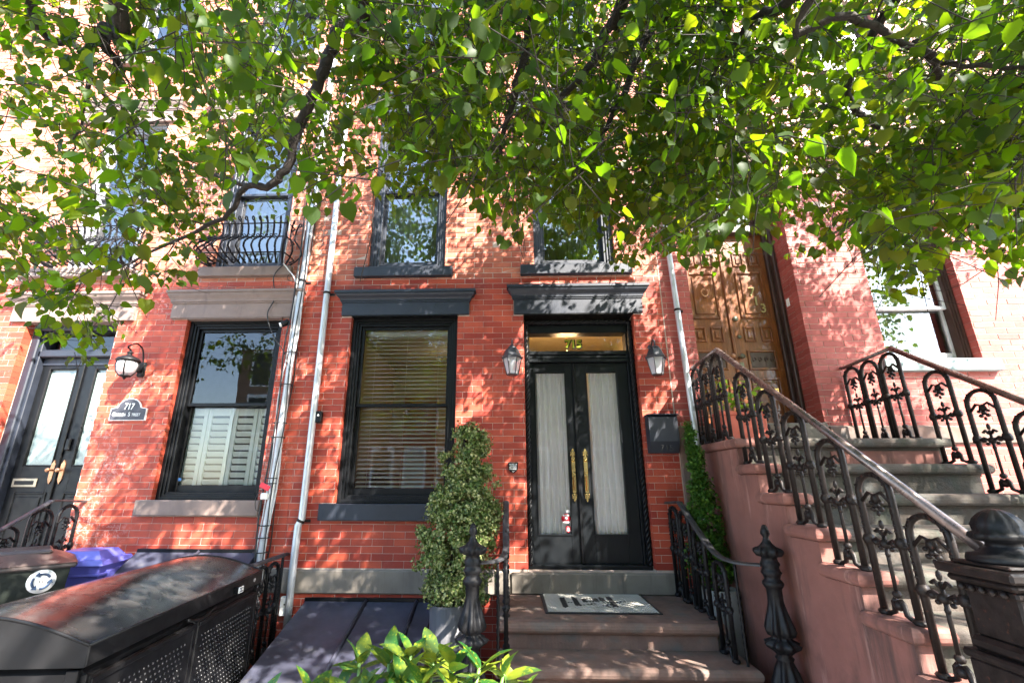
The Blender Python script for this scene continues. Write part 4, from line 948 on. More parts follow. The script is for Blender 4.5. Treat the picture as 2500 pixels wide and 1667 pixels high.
# ------------------------------------------------------------------ storage shed
t = thing('storage_shed', 'black resin bin shed with glossy arched lid at the lower left', 'shed', (-2.3, -1.65, 0))
ang = math.atan2(.17, 1.77); Mt = Matrix.Translation((-1.84, -2.52, 0)) @ Matrix.Rotation(ang, 4, 'Z')
# local: x<0 goes away to the left, y>0 towards the wall; near right corner at origin
Lx, Ly, zt = -.98, 1.80, 1.075
def tl(m): m.v = [tuple(Mt @ Vector(v)) for v in m.v]; return m
q = MB(); q.box(Lx+.03, -.03, .03, Ly-.03, .0, zt-.10, .02); tl(q).build('body', SHED, t)
q = MB(); ns = 20; vs = []; fs = []
for j, yy in enumerate((.0, Ly)):
    for i in range(ns+1):
        u = i/ns; x = -u*(-Lx); vs.append((x, yy, zt+.115*math.sin(math.pi*u)))
for i in range(ns): fs.append((i, ns+1+i, ns+2+i, i+1))
q.add(vs, fs, True); tl(q).build('lid', LIDM, t)
q = MB()
for yy, d in ((.0, -.012), (Ly, .012)):
    vs = []; 
    for i in range(ns+1):
        u = i/ns; x = u*Lx; vs += [(x, yy, zt+.115*math.sin(math.pi*u)-.001), (x, yy+d*.3, zt-.085+.0*u)]
    q.add(vs, [(2*i, 2*i+1, 2*i+3, 2*i+2) for i in range(ns)], False)
    q.tube([(u*Lx, yy, zt+.115*math.sin(math.pi*u)) for u in np.linspace(0, 1, 21)], .007, 6)
q.box(-.012, .004, .0, Ly, zt-.085, zt-.002, .004).box(Lx-.004, Lx+.012, .0, Ly, zt-.085, zt-.002, .004).tube([(0, 0, zt), (0, Ly, zt)], .007, 6)
tl(q).build('lid_rim', SHED, t)
q = MB()
for (a, b) in ((.06, .88), (.93, 1.74)):
    q.box(-.028, -.006, a, b, .08, zt-.14, .006)
    q.box(-.006, .004, a+.0, b, zt-.17, zt-.145, .003)
tl(q).build('door', SHED, t)
for bb in ((-.03, -.004, .03, .055, .02, zt-.12), (-.03, -.004, 1.745, 1.78, .02, zt-.12), (-.03, -.01, .885, .925, .05, zt-.12), (Lx+.03, Lx+.08, .01, .04, 0, zt-.1), (-.08, -.03, .01, .04, 0, zt-.1)): tl(MB().box(*bb, .004)).build('corner_post', SHED, t)
q = MB()  # raised dimples, paler than the panels
for (a, b) in ((.12, .82), (.99, 1.68)):
    r_ = 0; z = .12
    while z < zt-.22:
        yy = a+(.018 if r_ % 2 else 0)
        while yy < b:
            q.ball((-.006, yy, z), .0065, 5, (.8, 1, 1)); yy += .036
        z += .030; r_ += 1
z = .12; r_ = 0
while z < zt-.2:
    x = Lx+.12+(.025 if r_ % 2 else 0)
    while x < -.12: q.ball((x, .03, z), .006, 5, (1, .8, 1)); x += .05
    z += .035; r_ += 1
o = tl(q).build('dimples', mat('shed_dimple', (.05, .05, .052), .3, bump=0), t); o['kind'] = 'stuff'
q = MB().tube([(.004, .93+.16*u, zt-.10-.03*math.sin(math.pi*(u+1)/2)) for u in np.linspace(-1, 1, 9)], .010, 6); tl(q).build('lid_handle', SHED, t)
q = MB().box(.0, .035, 1.32, 1.40, zt-.075, zt-.03, .004); tl(q).build('lock_bracket', DARK, t)
q = MB().box(.035, .04, 1.325, 1.395, zt-.072, zt-.033); tl(q).build('lock_label', PAPER, t)
q = MB()
for k in range(6): q.box(.040, .0412, 1.335+.009*k, 1.341+.009*k, zt-.045, zt-.039).box(.040, .0412, 1.335+.009*k, 1.341+.009*k, zt-.066, zt-.060)
q.box(.040, .0412, 1.352, 1.368, zt-.057, zt-.050); tl(q).build('label_print', DARK, t)
q = MB().lathe([(.02, 0), (.02, .003), (.012, .005), (.001, .005)], n=14); q.v = [(v[2], v[0]*1.3+1.66, v[1]*.8+zt-.045) for v in q.v]; tl(q).build('badge', PIPE, t)

# ------------------------------------------------------------------ bins
def taper(m, cx, cy, w0, d0, w1, d1, z0, z1):
    vs = [(cx-w0, cy-d0, z0), (cx+w0, cy-d0, z0), (cx+w0, cy+d0, z0), (cx-w0, cy+d0, z0), (cx-w1, cy-d1, z1), (cx+w1, cy-d1, z1), (cx+w1, cy+d1, z1), (cx-w1, cy+d1, z1)]
    m.add(vs, [(0, 3, 2, 1), (4, 5, 6, 7), (0, 1, 5, 4), (1, 2, 6, 5), (2, 3, 7, 6), (3, 0, 4, 7)])
t = thing('wheeled_bin', 'dark green wheeled bin with white recycling emblem behind the shed', 'bin', (-3.56, -.82, 0))
m = MB(); taper(m, -3.56, -.82, .26, .25, .315, .30, .05, 1.14); m.build('body', BINM, t)
m = MB(); vs = []; 
for j in range(7):
    v_ = j/6; 
    for i in range(9):
        u = i/8; vs.append((-3.56+(u-.5)*.70, -.82+(v_-.5)*.66, 1.15+.10*(1-abs(2*u-1)**2.5)*(1-abs(2*v_-1)**2.5)))
m.add(vs, [(j*9+i, j*9+i+1, j*9+i+10, j*9+i+9) for j in range(6) for i in range(8)], True); m.box(-3.91, -3.21, -1.15, -.49, 1.115, 1.152, .012)
m.box(-3.75, -3.37, -1.0, -.64, 1.2, 1.245, .02).build('lid', mat('bin_lid_brown', (.055, .042, .038), .35, bump=.1), t)
m = MB().lathe([(.001, 0), (.085, 0), (.085, .002)], (0, 0, 0), 20, ax='y'); m.v = [(v[0]-3.40, v[1]-1.122+v[2]*-.05, v[2]+1.03) for v in m.v]; m.build('emblem', PAPER, t)
m = MB()
for k in range(3):
    a0 = k*2.094+.5; P = [(-3.40+.052*math.cos(a0+u), -1.131, 1.03+.052*math.sin(a0+u)) for u in np.linspace(0, 1.35, 6)]; m.tube(P, .008, 4)
    e = P[-1]; a = a0+1.35; m.prism([(e[0]+.02*math.cos(a), e[2]+.02*math.sin(a)), (e[0]-.02*math.cos(a), e[2]-.02*math.sin(a)), (e[0]-.028*math.sin(a), e[2]+.028*math.cos(a))], -1.136, -1.128)
m.build('emblem_print', mat('emblem_blue', (.03, .06, .12), .5, bump=0), t); text('lettering', 'H', .04, DARK, t, face(-3.40+3.56, -1.134+.82, 1.017), .001)
t.location = (-3.93, -.88, 0); t.rotation_euler.z = rad(45)
t = thing('recycling_bin', 'bright blue recycling bin between the dark wheeled bin and the wall', 'bin', (-3.50, -.30, 0))
m = MB(); taper(m, -3.50, -.30, .17, .17, .22, .21, .03, 1.06); m.box(-3.74, -3.26, -.53, -.07, .97, .99, .005); m.build('body', BLUEB, t)
m = MB(); taper(m, -3.50, -.30, .255, .245, .235, .225, 1.06, 1.10); taper(m, -3.50, -.30, .205, .195, .15, .14, 1.101, 1.17); m.build('lid', BLUEB, t)
MB().box(-3.295, -3.25, -.41, -.19, .90, 1.01, .008).build('grip', BLUEB, t)
t.location.x -= .36; t.rotation_euler.z = rad(12)
t = thing('cardboard_box', 'opened cardboard parcel on the 717 doorstep behind the railing', 'box', (-4.75, -.25, .77))
MB().box(-.22, .22, -.16, .16, 0, .22, .003).build('carton', CARD, t, loc=(0, 0, 0)); MB().box(-.20, .22, -.10, .10, .221, .226).build('tape', WHITE, t, loc=(0, 0, 0))
s7 = thing('stoop', 'stone doorstep of the 717 entrance behind the iron railing and bins', 'stoop', (-4.9, -.5, 0))
mk(-5.75, -4.22, -.93, -.04, .5, .765, BROWN, s7); mk(-5.75, -4.20, -1.25, -.88, .30, .59, BROWN, s7); mk(-5.75, -4.18, -1.58, -1.2, .0, .40, BROWN, s7)

# ------------------------------------------------------------------ plants in pots
def pot(par, cx, cy, r0, r1, h, m, ribs=0):
    n = 64 if ribs else 28; q = MB().lathe([(r0, 0), (r1, h), (r1-.02, h), (r1-.03, h-.04)], (cx, cy, 0), n, (.015 if ribs else 0), ribs or 8); q.build('pot', m, par)
    MB().lathe([(.01, h-.03), (r1-.025, h-.035)][::-1], (cx, cy, 0), 16).build('soil', SOIL, par)
def scatter(name, m, pts, nrm, size, tmpl, parent, rngs=None, kind='stuff'):
    T, TF = tmpl; n = len(pts); K = len(T)
    a = rng.normal(size=(n, 3)); 
    z = nrm/np.linalg.norm(nrm, axis=1, keepdims=True); x = np.cross(a, z); x /= np.linalg.norm(x, axis=1, keepdims=True); y = np.cross(z, x)
    V = pts[:, None, :]+size[:, None, None]*(T[None, :, 0:1]*x[:, None]+T[None, :, 1:2]*y[:, None]+T[None, :, 2:3]*z[:, None])
    me = bpy.data.meshes.new(name); V = (V.reshape(-1, 3)-(rootloc(parent) if parent else 0)).astype(np.float32)
    F = (np.array(TF)[None]+(np.arange(n)*K)[:, None, None]).reshape(-1, len(TF[0]))
    me.vertices.add(len(V)); me.vertices.foreach_set('co', V.ravel()); w = F.shape[1]
    me.loops.add(F.size); me.loops.foreach_set('vertex_index', F.ravel().astype(np.int32)); me.polygons.add(len(F))
    me.polygons.foreach_set('loop_start', np.arange(0, F.size, w, dtype=np.int32)); me.polygons.foreach_set('loop_total', np.full(len(F), w, dtype=np.int32))
    me.update(calc_edges=True); me.validate(); me.materials.append(m)
    o = bpy.data.objects.new(name, me); C.objects.link(o); o.parent = parent; o['kind'] = kind; return o
SM = (np.array([(0, 0, 0), (.42, .5, .08), (0, 1, 0), (-.42, .5, .08)]), [(0, 1, 2, 3)])
def shrub(blobs, dens, size, m, parent, up=.3, name='foliage', zr=None):
    P = []; N = []
    for (cx, cy, cz, rx, ry, rz) in blobs:
        n = int(dens*rx*rz*4); d = rng.normal(size=(n, 3)); d /= np.linalg.norm(d, axis=1, keepdims=True)
        d[:, 1] = np.where(rng.random(n) < .35, -abs(d[:, 1]), d[:, 1])
        r = rng.uniform(.55, 1.04, n)**.6; b = 1+.30*np.sin(d[:, 0]*7+cz*7)*np.sin(d[:, 2]*9+cx*13+d[:, 1]*7)+.12*rng.random(n)**3
        P.append(np.array([cx, cy, cz])+d*np.array([rx, ry, rz])*(r*b)[:, None]); N.append(d+rng.normal(size=(n, 3))*.7+np.array([0, 0, up]))
    P = np.concatenate(P); P = P+rng.normal(size=P.shape)*.012; N = np.concatenate(N)
    kp = np.array([mn.noise(Vector(p*9.0))+.45*mn.noise(Vector(p*23.0)) > -.16 for p in P]); P = P[kp]; N = N[kp]; s = rng.uniform(.6, 1.2, len(P))*size
    return scatter(name, m, P, N, s, SM, parent)
t = thing('boxwood_topiary', 'clipped column of variegated boxwood in a grey ribbed pot left of the 715 doorstep', 'shrub', (-.50, -.50, 0))
pot(t, -.52, -.50, .13, .155, .80, POTG, 40)
MB().tube([(-.5, -.5, .7), (-.48, -.5, 1.4), (-.40, -.48, 2.2)], [.03, .025, .012], 7).build('stem', BARK, t)
bl = [(-.36, -.44, 2.10, .12, .12, .19), (-.27, -.44, 2.12, .09, .09, .10), (-.45, -.44, 2.16, .07, .08, .10), (-.40, -.46, 1.88, .19, .15, .17), (-.30, -.46, 1.82, .14, .13, .16), (-.40, -.48, 1.66, .22, .17, .16), (-.52, -.48, 1.52, .19, .16, .13), (-.33, -.48, 1.50, .21, .17, .18),
      (-.50, -.48, 1.30, .25, .18, .16), (-.29, -.46, 1.33, .17, .16, .15), (-.58, -.48, 1.15, .20, .17, .17), (-.42, -.50, 1.08, .24, .18, .17), (-.52, -.50, .90, .20, .16, .13), (-.66, -.50, 1.62, .06, .07, .05), (-.75, -.5, 1.33, .05, .06, .05), (-.30, -.52, .88, .08, .08, .12), (-.16, -.46, 1.50, .07, .08, .12)]
for k in range(26):   # stray shoots
    q = bl[k % len(bl)]; a = random.uniform(-.6, 3.7); bl.append((q[0]+q[3]*1.12*math.cos(a), q[1]-.03, q[2]+q[5]*1.0*math.sin(a), .028, .03, .032))
shrub(bl, 25000, .028, BOXL, t)
t = thing('cypress', 'narrow green cypress in a pale pot between the right railing and the salmon stair wall', 'shrub', (1.70, -.45, 0))
pot(t, 1.72, -.50, .13, .15, .93, POTL)
MB().tube([(1.71, -.48, .9), (1.68, -.46, 2.1)], [.02, .008], 6).build('stem', BARK, t)
bl = [(1.648+.012*math.sin(k*2.3)+.055*(1-k/11), -.46, 1.05+k*.105, .026+.150*(1-k/11.6)**.95+.012*math.sin(k*3.1), .10*(1-k/13)+.02, .10) for k in range(12)]
o = shrub(bl, 30000, .026, ARBL, t, .9)
t = thing('speckled_laurel', 'gold speckled laurel bush at the bottom edge in front of the stoop', 'shrub', (-.45, -3.05, 0))
pot(t, -.45, -3.05, .18, .24, .55, POTL)
LV = (np.array([(0, 0, 0), (.0, .35, -.02), (0, .7, -.05), (0, 1, -.14), (.15, .18, .05), (.23, .45, .05), (.16, .75, .0), (-.15, .18, .05), (-.23, .45, .05), (-.16, .75, .0)]),
      [(0, 4, 5, 1), (1, 5, 6, 2), (2, 6, 3, 3), (0, 1, 8, 7), (1, 2, 9, 8), (2, 3, 9, 9)])
def leafmesh(name, m, sub=True):
    T = [(0, 0, 0), (0, .3, .0), (0, .65, -.03), (0, 1, -.12), (.12, .12, .035), (.215, .33, .05), (.2, .6, .03), (.09, .86, -.05), (-.12, .12, .035), (-.215, .33, .05), (-.2, .6, .03), (-.09, .86, -.05)]
    F = [(0, 4, 5, 1), (1, 5, 6, 2), (2, 6, 7, 3), (0, 1, 9, 8), (1, 2, 10, 9), (2, 3, 11, 10)]
    me = bpy.data.meshes.new(name); me.from_pydata(T, [], F); me.polygons.foreach_set('use_smooth', [True]*6); me.materials.append(m); return me
ALM = leafmesh('leaf', AUCL)
tips = []
for k in range(36):
    dx = -.80+.82*(k % 12)/11+random.uniform(-.03, .03); row = k//12
    px_ = (dx+.80)/.82; ht = [1.09, 1.12, 1.14, 1.13, 1.20, 1.23, 1.26, 1.25, 1.22, 1.21, 1.19, 1.12][k % 12]-.06*row+random.uniform(-.02, .02)
    tips.append((dx, -3.0-.13*row+random.uniform(-.04, .04), ht-.045))
stm = MB()
for (x_, y_, z_) in tips:
    stm.tube(smooth([(-.45+(x_+.45)*.25, -3.05, .5), (-.45+(x_+.45)*.7, -3.03, .8), (x_, y_, z_)], 3), .006, 5)
stm.build('stems', mat('laurel_stem', (.10, .20, .04), .5, bump=0), t)
def orient(d, roll):
    d = Vector(d).normalized(); q = d.to_track_quat('Y', 'Z'); return (q @ __import__('mathutils').Quaternion((0, 1, 0), roll)).to_euler()
for (x_, y_, z_) in tips:
    n = 8; ph = random.uniform(0, 6.28)
    for j in range(n):
        a = ph+j*2.4; el = .95-.17*j+random.uniform(-.15, .15); s_ = random.uniform(.085, .135)
        inst(ALM, 'leaf', t, (x_+.45, y_+3.05, z_-.006*j), orient((math.cos(a)*math.cos(el), math.sin(a)*math.cos(el), math.sin(el)), random.uniform(-.4, .4)), (s_, s_, s_))
t = thing('potted_plant', 'leafy green plant in a terracotta trough on the 713 landing behind the railing', 'plant', (2.22, -.20, 2.105))
MB().box(-.20, .22, -.11, .11, 0, .30, .012).box(-.21, .23, -.12, .12, .27, .31, .008).build('pot', TERRA, t, loc=(0, 0, 0))
PLM = leafmesh('leaf', GERL)
for k in range(95):
    a = random.uniform(0, 6.28); el = random.uniform(-.3, 1.1); s_ = random.uniform(.05, .09)
    inst(PLM, 'leaf', t, (random.uniform(-.22, .25), random.uniform(-.13, .1), .33+random.random()**1.5*.30), orient((math.cos(a)*math.cos(el), math.sin(a)*math.cos(el), math.sin(el)), random.uniform(-.5, .5)), (s_*1.9, s_, s_))

# ------------------------------------------------------------------ the street tree
tree = thing('linden_tree', 'big linden tree spreading its leafy branches over the top of the facade', 'tree', (1.3, -7.6, 0))
MB().tube(smooth([(1.3, -7.6, 0), (1.32, -7.6, .5), (1.25, -7.5, 2.2), (1.1, -7.3, 4.2)], 4), [.24]+[.19]*4+[.17]*4+[.16]*3+[.15], 14).build('trunk', BARK, tree)
nodes = []
def limb(pts, r0, r1, name='branch'):
    P = smooth(pts, 5); n = len(P)
    P = [p+np.array([random.uniform(-1, 1), random.uniform(-1, 1), random.uniform(-1, 1)])*.012*(0 < i < n-1) for i, p in enumerate(P)]
    R = [r0+(r1-r0)*(i/(n-1))**.8 for i in range(n)]
    MB().tube(P, R, 9).build(name, BARK, tree)
    for i in range(n): nodes.append((P[i], R[i]))
fk = (1.1, -7.3, 4.2)
D = WD
limb([fk, (.6, -6.2, 5.6), (-.4, -4.6, 6.2), D(840, -60, -3.0), D(780, 60, -2.5), D(735, 180, -2.35), D(690, 290, -2.2), D(660, 380, -2.1), D(620, 425, -2.05), D(560, 432, -2.0), D(530, 490, -1.95), D(430, 540, -1.8), D(300, 600, -1.6), D(120, 670, -1.3)], .068, .005)
limb([D(640, 412, -2.08), D(600, 432, -1.9), D(470, 395, -1.8), D(330, 335, -1.7), D(150, 290, -1.7), D(-60, 255, -1.8)], .022, .006)
limb([fk, (1.2, -5.6, 5.9), (1.2, -4.2, 6.1), D(1450, -60, -2.9), D(1400, 60, -2.6), D(1350, 160, -2.45), D(1280, 228, -2.3)], .060, .018)
limb([D(1280, 228, -2.3), D(1400, 250, -2.1), D(1500, 270, -1.9), D(1640, 300, -1.6)], .02, .005)
limb([(1.2, -4.6, 6.05), D(1250, -40, -2.7), D(1215, 80, -2.5), D(1180, 220, -2.3), D(1150, 330, -2.1), D(1140, 420, -1.9)], .045, .010)
limb([(1.2, -5.0, 6.0), D(1560, -60, -2.6), D(1500, 60, -2.3), D(1420, 240, -2.0), D(1370, 330, -1.8), D(1300, 470, -1.5)], .05, .008)
limb([(1.25, -5.4, 5.9), D(1680, -40, -2.4), D(1590, 120, -2.1), D(1530, 330, -1.8), D(1500, 460, -1.5)], .045, .008)
limb([fk, (2.2, -6.3, 5.0), (2.4, -5.2, 5.0), D(1900, -60, -3.4), D(1950, 35, -3.3), D(2110, 110, -3.2), D(2220, 150, -3.15), D(2420, 165, -3.1)], .030, .008)
limb([D(1900, -40, -3.4), D(1780, 20, -3.2), D(1720, 60, -3.0), D(1620, 200, -2.6)], .028, .008)
limb([(2.4, -5.2, 5.0), (2.9, -3.8, 5.2), D(1960, 150, -2.2), D(2060, 330, -1.9), D(2000, 420, -1.7), D(1930, 540, -1.5)], .045, .007)
limb([fk, (-.2, -6.3, 5.2), (-1.6, -5.0, 5.6), D(260, -60, -3.3), D(238, 60, -3.1), D(245, 110, -3.05), D(280, 165, -2.9)], .07, .014)
limb([(-1.6, -5.0, 5.6), D(60, -30, -2.9), D(170, 100, -2.6), D(210, 180, -2.5), D(300, 290, -2.2), D(340, 345, -2.0)], .04, .006)
limb([D(200, 170, -2.5), D(190, 260, -2.3), D(165, 350, -2.1)], .018, .005)
limb([D(2100, 100, -3.2), D(2260, 290, -2.6), D(2350, 330, -2.4), D(2480, 420, -2.2)], .018, .005)
# overhead crown limbs
for tgt in ((6, -6, 8.5), (4.5, -8, 9), (-3, -7, 8.8), (-6, -5.5, 8.2), (1, -6, 9.5), (3.5, -5, 7.5), (-1, -5.2, 8.3), (8, -7, 7.5), (6.5, -5.2, 6.0), (.5, -10, 9)):
    tv = np.array(tgt); mid = (np.array(fk)+tv)/2+np.array([random.uniform(-.5, .5), random.uniform(-.5, .5), .6]); limb([fk, mid, tv], .07, .015)

BD = [(-200, 640), (0, 700), (60, 740), (110, 800), (150, 835), (265, 830), (290, 720), (360, 670), (440, 665), (470, 560), (520, 500), (560, 470), (640, 500), (700, 480), (760, 470), (820, 480), (860, 460), (910, 475), (980, 480), (1000, 430), (1040, 420), (1080, 480), (1130, 560), (1165, 590), (1200, 545), (1240, 500), (1300, 560), (1390, 570), (1440, 660), (1480, 580), (1520, 560), (1580, 640), (1640, 620), (1700, 620), (1760, 560), (1800, 600), (1870, 570), (1950, 560), (2000, 600), (2060, 680), (2110, 720), (2150, 600), (2200, 560), (2260, 600), (2310, 650), (2360, 640), (2600, 640)]
BX = np.array([b[0] for b in BD], float); BY = np.array([b[1] for b in BD], float)
def viewp(x, y):   # probability that a twig may stand there, D pixels
    yb = np.interp(x, BX, BY); d = yb-y
    if d < 0: return 0
    p = min(1, .07+(d/230)**1.3)
    if 60 < x < 340 and 450 < y < 640: p *= .22
    if 845 < x < 1040 and y > 400: p *= .35
    if 1200 < x < 1420 and y > 480: p *= .5
    if 1560 < x < 1800 and y > 520: p *= .6
    if x < 900: p *= .66
    if x < 330 and 90 < y < 420: p *= .55
    if 330 < x < 900 and 380 < y: p *= .8
    if x > 1000 and y < 520: p = min(1, p*1.25)
    if 700 < x < 1000 and 100 < y < 300: p *= .7
    return p
KEEP = [((780, 60), (735, 180), (690, 290), (660, 380), (620, 425), (560, 432), (530, 490), (430, 540), (300, 600)), ((1450, -60), (1400, 60), (1350, 160), (1280, 228)), ((1215, 80), (1180, 220), (1150, 330)), ((1950, 35), (2110, 110), (2220, 150), (2420, 165)), ((238, 60), (245, 110), (280, 165)), ((1500, 60), (1420, 240), (1370, 330))]
def nearlimb(x, y):
    for K in KEEP:
        for a, b in zip(K[:-1], K[1:]):
            ax, ay, bx, by = *a, *b; t = max(0, min(1, ((x-ax)*(bx-ax)+(y-ay)*(by-ay))/((bx-ax)**2+(by-ay)**2)))
            if math.hypot(x-ax-(bx-ax)*t, y-ay-(by-ay)*t) < 24: return True
    return False
clusters = []
def gap(X, Z):  # wall spots kept open to the sun; leaf clusters shading them are dropped
    if X > 4.3 and Z > 1.2 or (X < -4.1 and Z > 2.4): return True
    b = .22 if (.1 < X < 2.0 and 1.1 < Z < 4.3) or (X < -2.4 and .9 < Z < 2.4) or (X > 2 and Z > 2.6) else 0
    if .2 < X < 1.35 and 1.1 < Z < 3.1: b = .36
    return b+mn.noise(Vector((X*1.5+11, Z*1.5+5, 0)))+.5*mn.noise(Vector((X*3.4, Z*3.4, 7))) > .03
def tryc(p):
    px, py = PX(p); fx, fy = float(px)/1.063, float(py)/1.063
    return fx, fy
n_v = 0; tries = 0
while n_v < 3000 and tries < 300000:
    tries += 1
    x = random.uniform(-250, 2600); y = random.uniform(-260, 840); Y = -4.05+random.random()**.8*3.5
    p = W(x*1.063, y*1.063, Y)
    if p[2] > 7.2 or p[2] < 2.6: continue
    dd_ = p-EYE; 
    if random.random() > (abs(dd_@AW)/4.5)**1.7: continue
    if abs(dd_@AW) < 1.4: continue
    q = viewp(x, y)
    nz = mn.noise(Vector(p)*1.1+Vector((3, 7, 1)))
    if random.random() > q*(1.0+1.1*nz): continue
    # leave the upper wall sunlit
    Zl = p[2]-SUN[2]/SUN[1]*p[1]; Xl = p[0]-SUN[0]/SUN[1]*p[1]
    if Zl > 4.3 and random.random() < .6: continue
    if (Xl < -4.0 and Zl > 2.5 or Xl > 4.4) and random.random() < .8: continue
    if gap(Xl, Zl) and random.random() < .88: continue
    clusters.append((p, True)); n_v += 1
def need(X, Z):  # shade wanted on the wall, sets density of the unseen overhead clusters
    k = 1.0
    if Z > 3.5: k *= max(0, 1-(Z-3.5)/.9)
    if X > 4.4: k *= .05
    elif X > 3.3: k *= .75
    if X < -3.9 and Z > 2.5: k *= .12
    if 1.2 < X < 2.0 and Z > 2.7: k *= .65
    if X < -6.5: k *= .3
    return k
n_o = 0; tries = 0  # unseen clusters added overhead along the sun ray to shape the dapples
while n_o < 1050 and tries < 60000:
    tries += 1
    X = random.uniform(-7, 6.5); Z = random.uniform(-3.2, 4.2)
    if random.random() > need(X, Z): continue
    tt = random.uniform(5.8, 11.5); p = np.array([X, 0, Z])+SUN*tt
    if p[2] < 3.2: continue
    px, py = PX(p)
    if not np.isnan(px) and -60 < px < 2560 and -120 < py < 1800: continue
    nz = mn.noise(Vector(p)*.9)
    if gap(X, Z): continue
    if random.random() > .85+1.0*nz: continue
    clusters.append((p, False)); n_o += 1
# twigs attach to the nearest node
NP = np.array([n[0] for n in nodes]); NR = np.array([n[1] for n in nodes])
tw = MB(); LP = []; LD = []; LVs = []
P0 = np.array([c[0] for c in clusters]); dmin = np.array([np.min(np.linalg.norm(NP-p, axis=1)) for p in P0]); order = np.argsort(dmin)
cap_ = len(NP)+3*len(clusters)+10; NN = np.zeros((cap_, 3)); NN[:len(NP)] = NP; NRr = np.zeros(cap_); NRr[:len(NR)] = NR; cnt = len(NP)
for ci in order:
    p, vis = clusters[ci]
    d = np.linalg.norm(NN[:cnt]-p, axis=1); j = int(np.argmin(d)); a = NN[j].copy(); L_ = d[j]
    r0 = min(NRr[j]*.7, .005+.007*min(L_, 1.2)); r1 = .0028
    mid = (a+p)/2+rng.normal(size=3)*.07*L_+np.array([0, 0, .05*L_])
    P = [a, (a+mid)/2+rng.normal(size=3)*.03*L_, mid, (mid+p)/2+rng.normal(size=3)*.02*L_, p]
    tw.tube(P, [r0, r0*.85, r0*.7, r0*.5, r1], 4, False)
    for q, r_ in ((mid, r0*.7), (p, .003)): NN[cnt] = q; NRr[cnt] = r_; cnt += 1
    # leaves along two or three shoots
    nsh = 3 if vis else 2
    for s_ in range(nsh):
        dr_ = rng.normal(size=3); dr_[2] = dr_[2]*.35-.25; dr_ /= np.linalg.norm(dr_); ln = random.uniform(.16, .34); st_ = p+rng.normal(size=3)*.03
        e_ = st_+dr_*ln+np.array([0, 0, -.05])
        if vis: tw.tube([st_, (st_+e_)/2+rng.normal(size=3)*.012, e_], [.0028, .0022, .0016], 3, False)
        nl = 5 if vis else 9
        for k in range(nl):
            f = (k+.6)/nl; q = st_+(e_-st_)*f; sd_ = np.cross(dr_, (0, 0, 1)); sd_ /= np.linalg.norm(sd_)+1e-6
            off = sd_*(1 if k % 2 else -1)*random.uniform(.02, .05)+rng.normal(size=3)*.015
            if not vis: off += rng.normal(size=3)*.09
            q = q+off
            if vis:
                fx, fy = tryc(q)
                if not np.isnan(fx) and fy > np.interp(fx, BX, BY)+8: continue
                if not np.isnan(fx) and q[1] < -1.9 and random.random() < .8 and nearlimb(fx, fy): continue
            dir_ = off/np.linalg.norm(off)*.6+dr_*.4+np.array([0, 0, -.75 if vis else -.3])+rng.normal(size=3)*.3
            LP.append(q); LD.append(dir_/np.linalg.norm(dir_)); LVs.append(vis)
o = tw.build('twigs', BARK, tree); o['kind'] = 'stuff'
LP = np.array(LP); LD = np.array(LD); LVs = np.array(LVs); nL = len(LP)
print('leaves', nL, 'clusters', n_v, n_o, 'visible leaves', LVs.sum())
size = rng.uniform(.038, .070, nL); size[rng.random(nL) < .15] *= .7; size[~LVs] *= 1.45
# leaf frame: y along LD, normal mostly upward-tilted with scatter
nr = rng.normal(size=(nL, 3))*.55+np.array([0, -.15, .9]); yv = LD; xv = np.cross(yv, nr); xv /= np.linalg.norm(xv, axis=1, keepdims=True); zv = np.cross(xv, yv)*rng.uniform(-.6, 3.0, nL)[:, None]; xv = xv*rng.uniform(.82, 1.1, nL)[:, None]
TL = np.array([(0, 0, 0), (0, .36, -.01), (0, .7, -.03), (0, 1.08, -.12), (.26, -.07, .05), (.47, .20, .09), (.42, .56, .05), (.18, .84, -.03), (-.26, -.07, .05), (-.47, .20, .09), (-.42, .56, .05), (-.18, .84, -.03)])
TLF = np.array([(0, 4, 5, 1), (1, 5, 6, 2), (2, 6, 7, 3), (0, 1, 9, 8), (1, 2, 10, 9), (2, 3, 11, 10)])
pxl, pyl = PX(LP); dist = np.linalg.norm(LP-EYE, axis=1); inv = (pxl > -40) & (pxl < 2540) & (pyl > -40) & (pyl < 1000)
key = np.where(inv & LVs, size/dist, 0); near = set(np.argsort(-key)[:300].tolist())
lm = bpy.data.meshes.new('leaf'); lm.from_pydata(TL.tolist(), [], TLF.tolist()); lm.polygons.foreach_set('use_smooth', [True]*6); lm.materials.append(LEAF)
tl_ = np.array(tree.location)
for i in near:
    M = Matrix([[xv[i, 0], yv[i, 0], zv[i, 0], LP[i, 0]-tl_[0]], [xv[i, 1], yv[i, 1], zv[i, 1], LP[i, 1]-tl_[1]], [xv[i, 2], yv[i, 2], zv[i, 2], LP[i, 2]-tl_[2]], [0, 0, 0, 1]])
    o = bpy.data.objects.new('leaf', lm); C.objects.link(o); o.parent = tree; o.matrix_local = M @ Matrix.Scale(size[i], 4)
idx = np.array([i for i in range(nL) if i not in near])
V = LP[idx][:, None]+size[idx][:, None, None]*(TL[None, :, 0:1]*xv[idx][:, None]+TL[None, :, 1:2]*yv[idx][:, None]+TL[None, :, 2:3]*zv[idx][:, None])
V = V.reshape(-1, 3)-tl_; F = (TLF[None]+(np.arange(len(idx))*12)[:, None, None]).reshape(-1, 4)
me = bpy.data.meshes.new('crown'); me.vertices.add(len(V)); me.vertices.foreach_set('co', V.astype(np.float32).ravel())
me.loops.add(F.size); me.loops.foreach_set('vertex_index', F.ravel().astype(np.int32)); me.polygons.add(len(F))
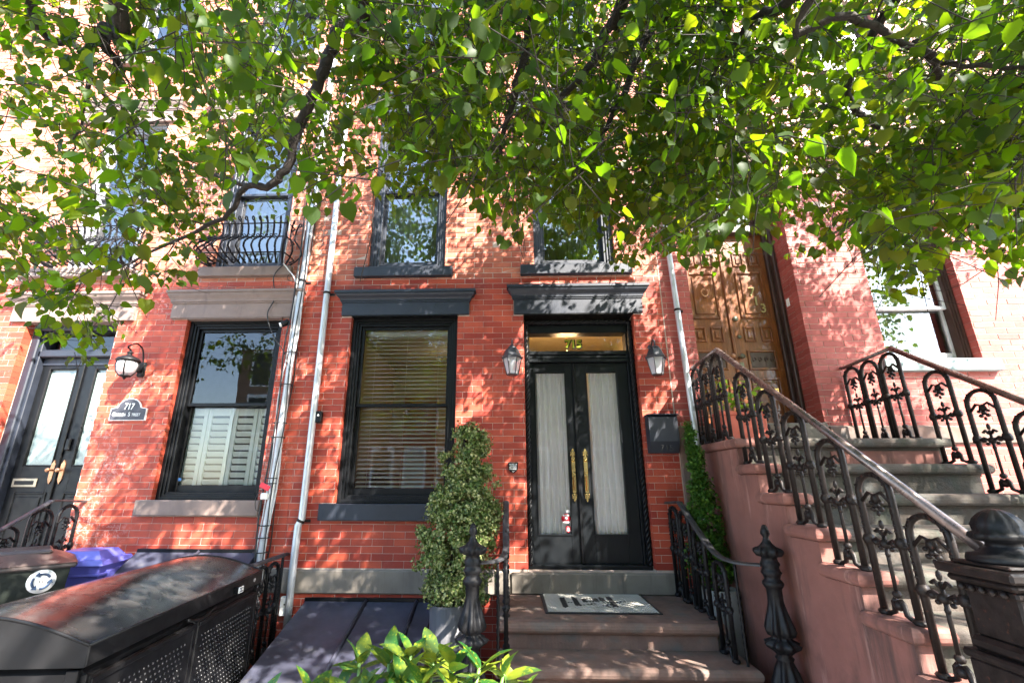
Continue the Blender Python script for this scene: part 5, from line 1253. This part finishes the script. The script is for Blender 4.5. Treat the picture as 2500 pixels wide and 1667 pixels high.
me.polygons.foreach_set('loop_start', np.arange(0, F.size, 4, dtype=np.int32)); me.polygons.foreach_set('loop_total', np.full(len(F), 4, dtype=np.int32)); me.polygons.foreach_set('use_smooth', [True]*len(F))
me.update(calc_edges=True); me.materials.append(LEAF); o = bpy.data.objects.new('crown', me); C.objects.link(o); o.parent = tree; o['kind'] = 'stuff'

# ------------------------------------------------------------------ across the street (seen in the window reflections)
OB = [mat('far_brick_red', (.20, .05, .035), .8), mat('far_brick_brown', (.26, .15, .09), .8), mat('far_stone_grey', (.32, .30, .27), .8)]
labels = ['dark red brick house across the street, reflected in the windows', 'brown brick house across the street, reflected in the windows', 'grey stone house across the street, reflected in the windows', 'red brick house with white trim at the end of the opposite row', 'brown brick house at the far end of the opposite row']
for k, (a, b) in enumerate(((-8, -2.6), (-2.6, 2.4), (2.4, 8), (8, 15), (-16, -8))):
    t = thing('row_house', labels[k], 'house', ((a+b)/2, -21, 0)); MB().box(a+.01, b-.01, -26, -21, 0, 9.5+.6*(k % 2)).build('wall', OB[k % 3], t)
    nw = 3
    for i in range(nw):
        for z in (1.6, 4.6, 7.3):
            x = a+(b-a)*(i+.5)/nw; w = MB().box(x-.62, x+.62, -21.0, -20.93, z-.1, z+2.1, .02).build('window', WHITE, t)
            MB().add([(x+.5, -20.92, z), (x-.5, -20.92, z), (x-.5, -20.92, z+1.9), (x+.5, -20.92, z+1.9)], [(0, 1, 2, 3)]).build('pane', FROST if i % 2 else DARK, w)
for k, (x, y, z) in enumerate(((-5.5, -15.0, 6.5), (7.5, -14.5, 7))):
    t = thing('street_tree', ['leafy street tree on the far pavement, left, reflected in the upper windows', 'leafy street tree on the far pavement, right, reflected in the upper windows'][k], 'tree', (x, y, 0))
    MB().tube([(x, y, 0), (x+.1, y, 3), (x, y, 6)], [.16, .13, .06], 8).build('trunk', BARK, t)
    n = 5000; d = rng.normal(size=(n, 3)); d /= np.linalg.norm(d, axis=1, keepdims=True); r = rng.random(n)**.4
    b = 1+.35*np.sin(d[:, 0]*6+k)*np.sin(d[:, 2]*7)
    scatter('crown', LEAF, np.array([x, y, z])+d*np.array([3.0, 2.2, 2.8])*(r*b)[:, None], rng.normal(size=(n, 3))+np.array([0, 0, .6]), rng.uniform(.15, .28, n), SM, t)
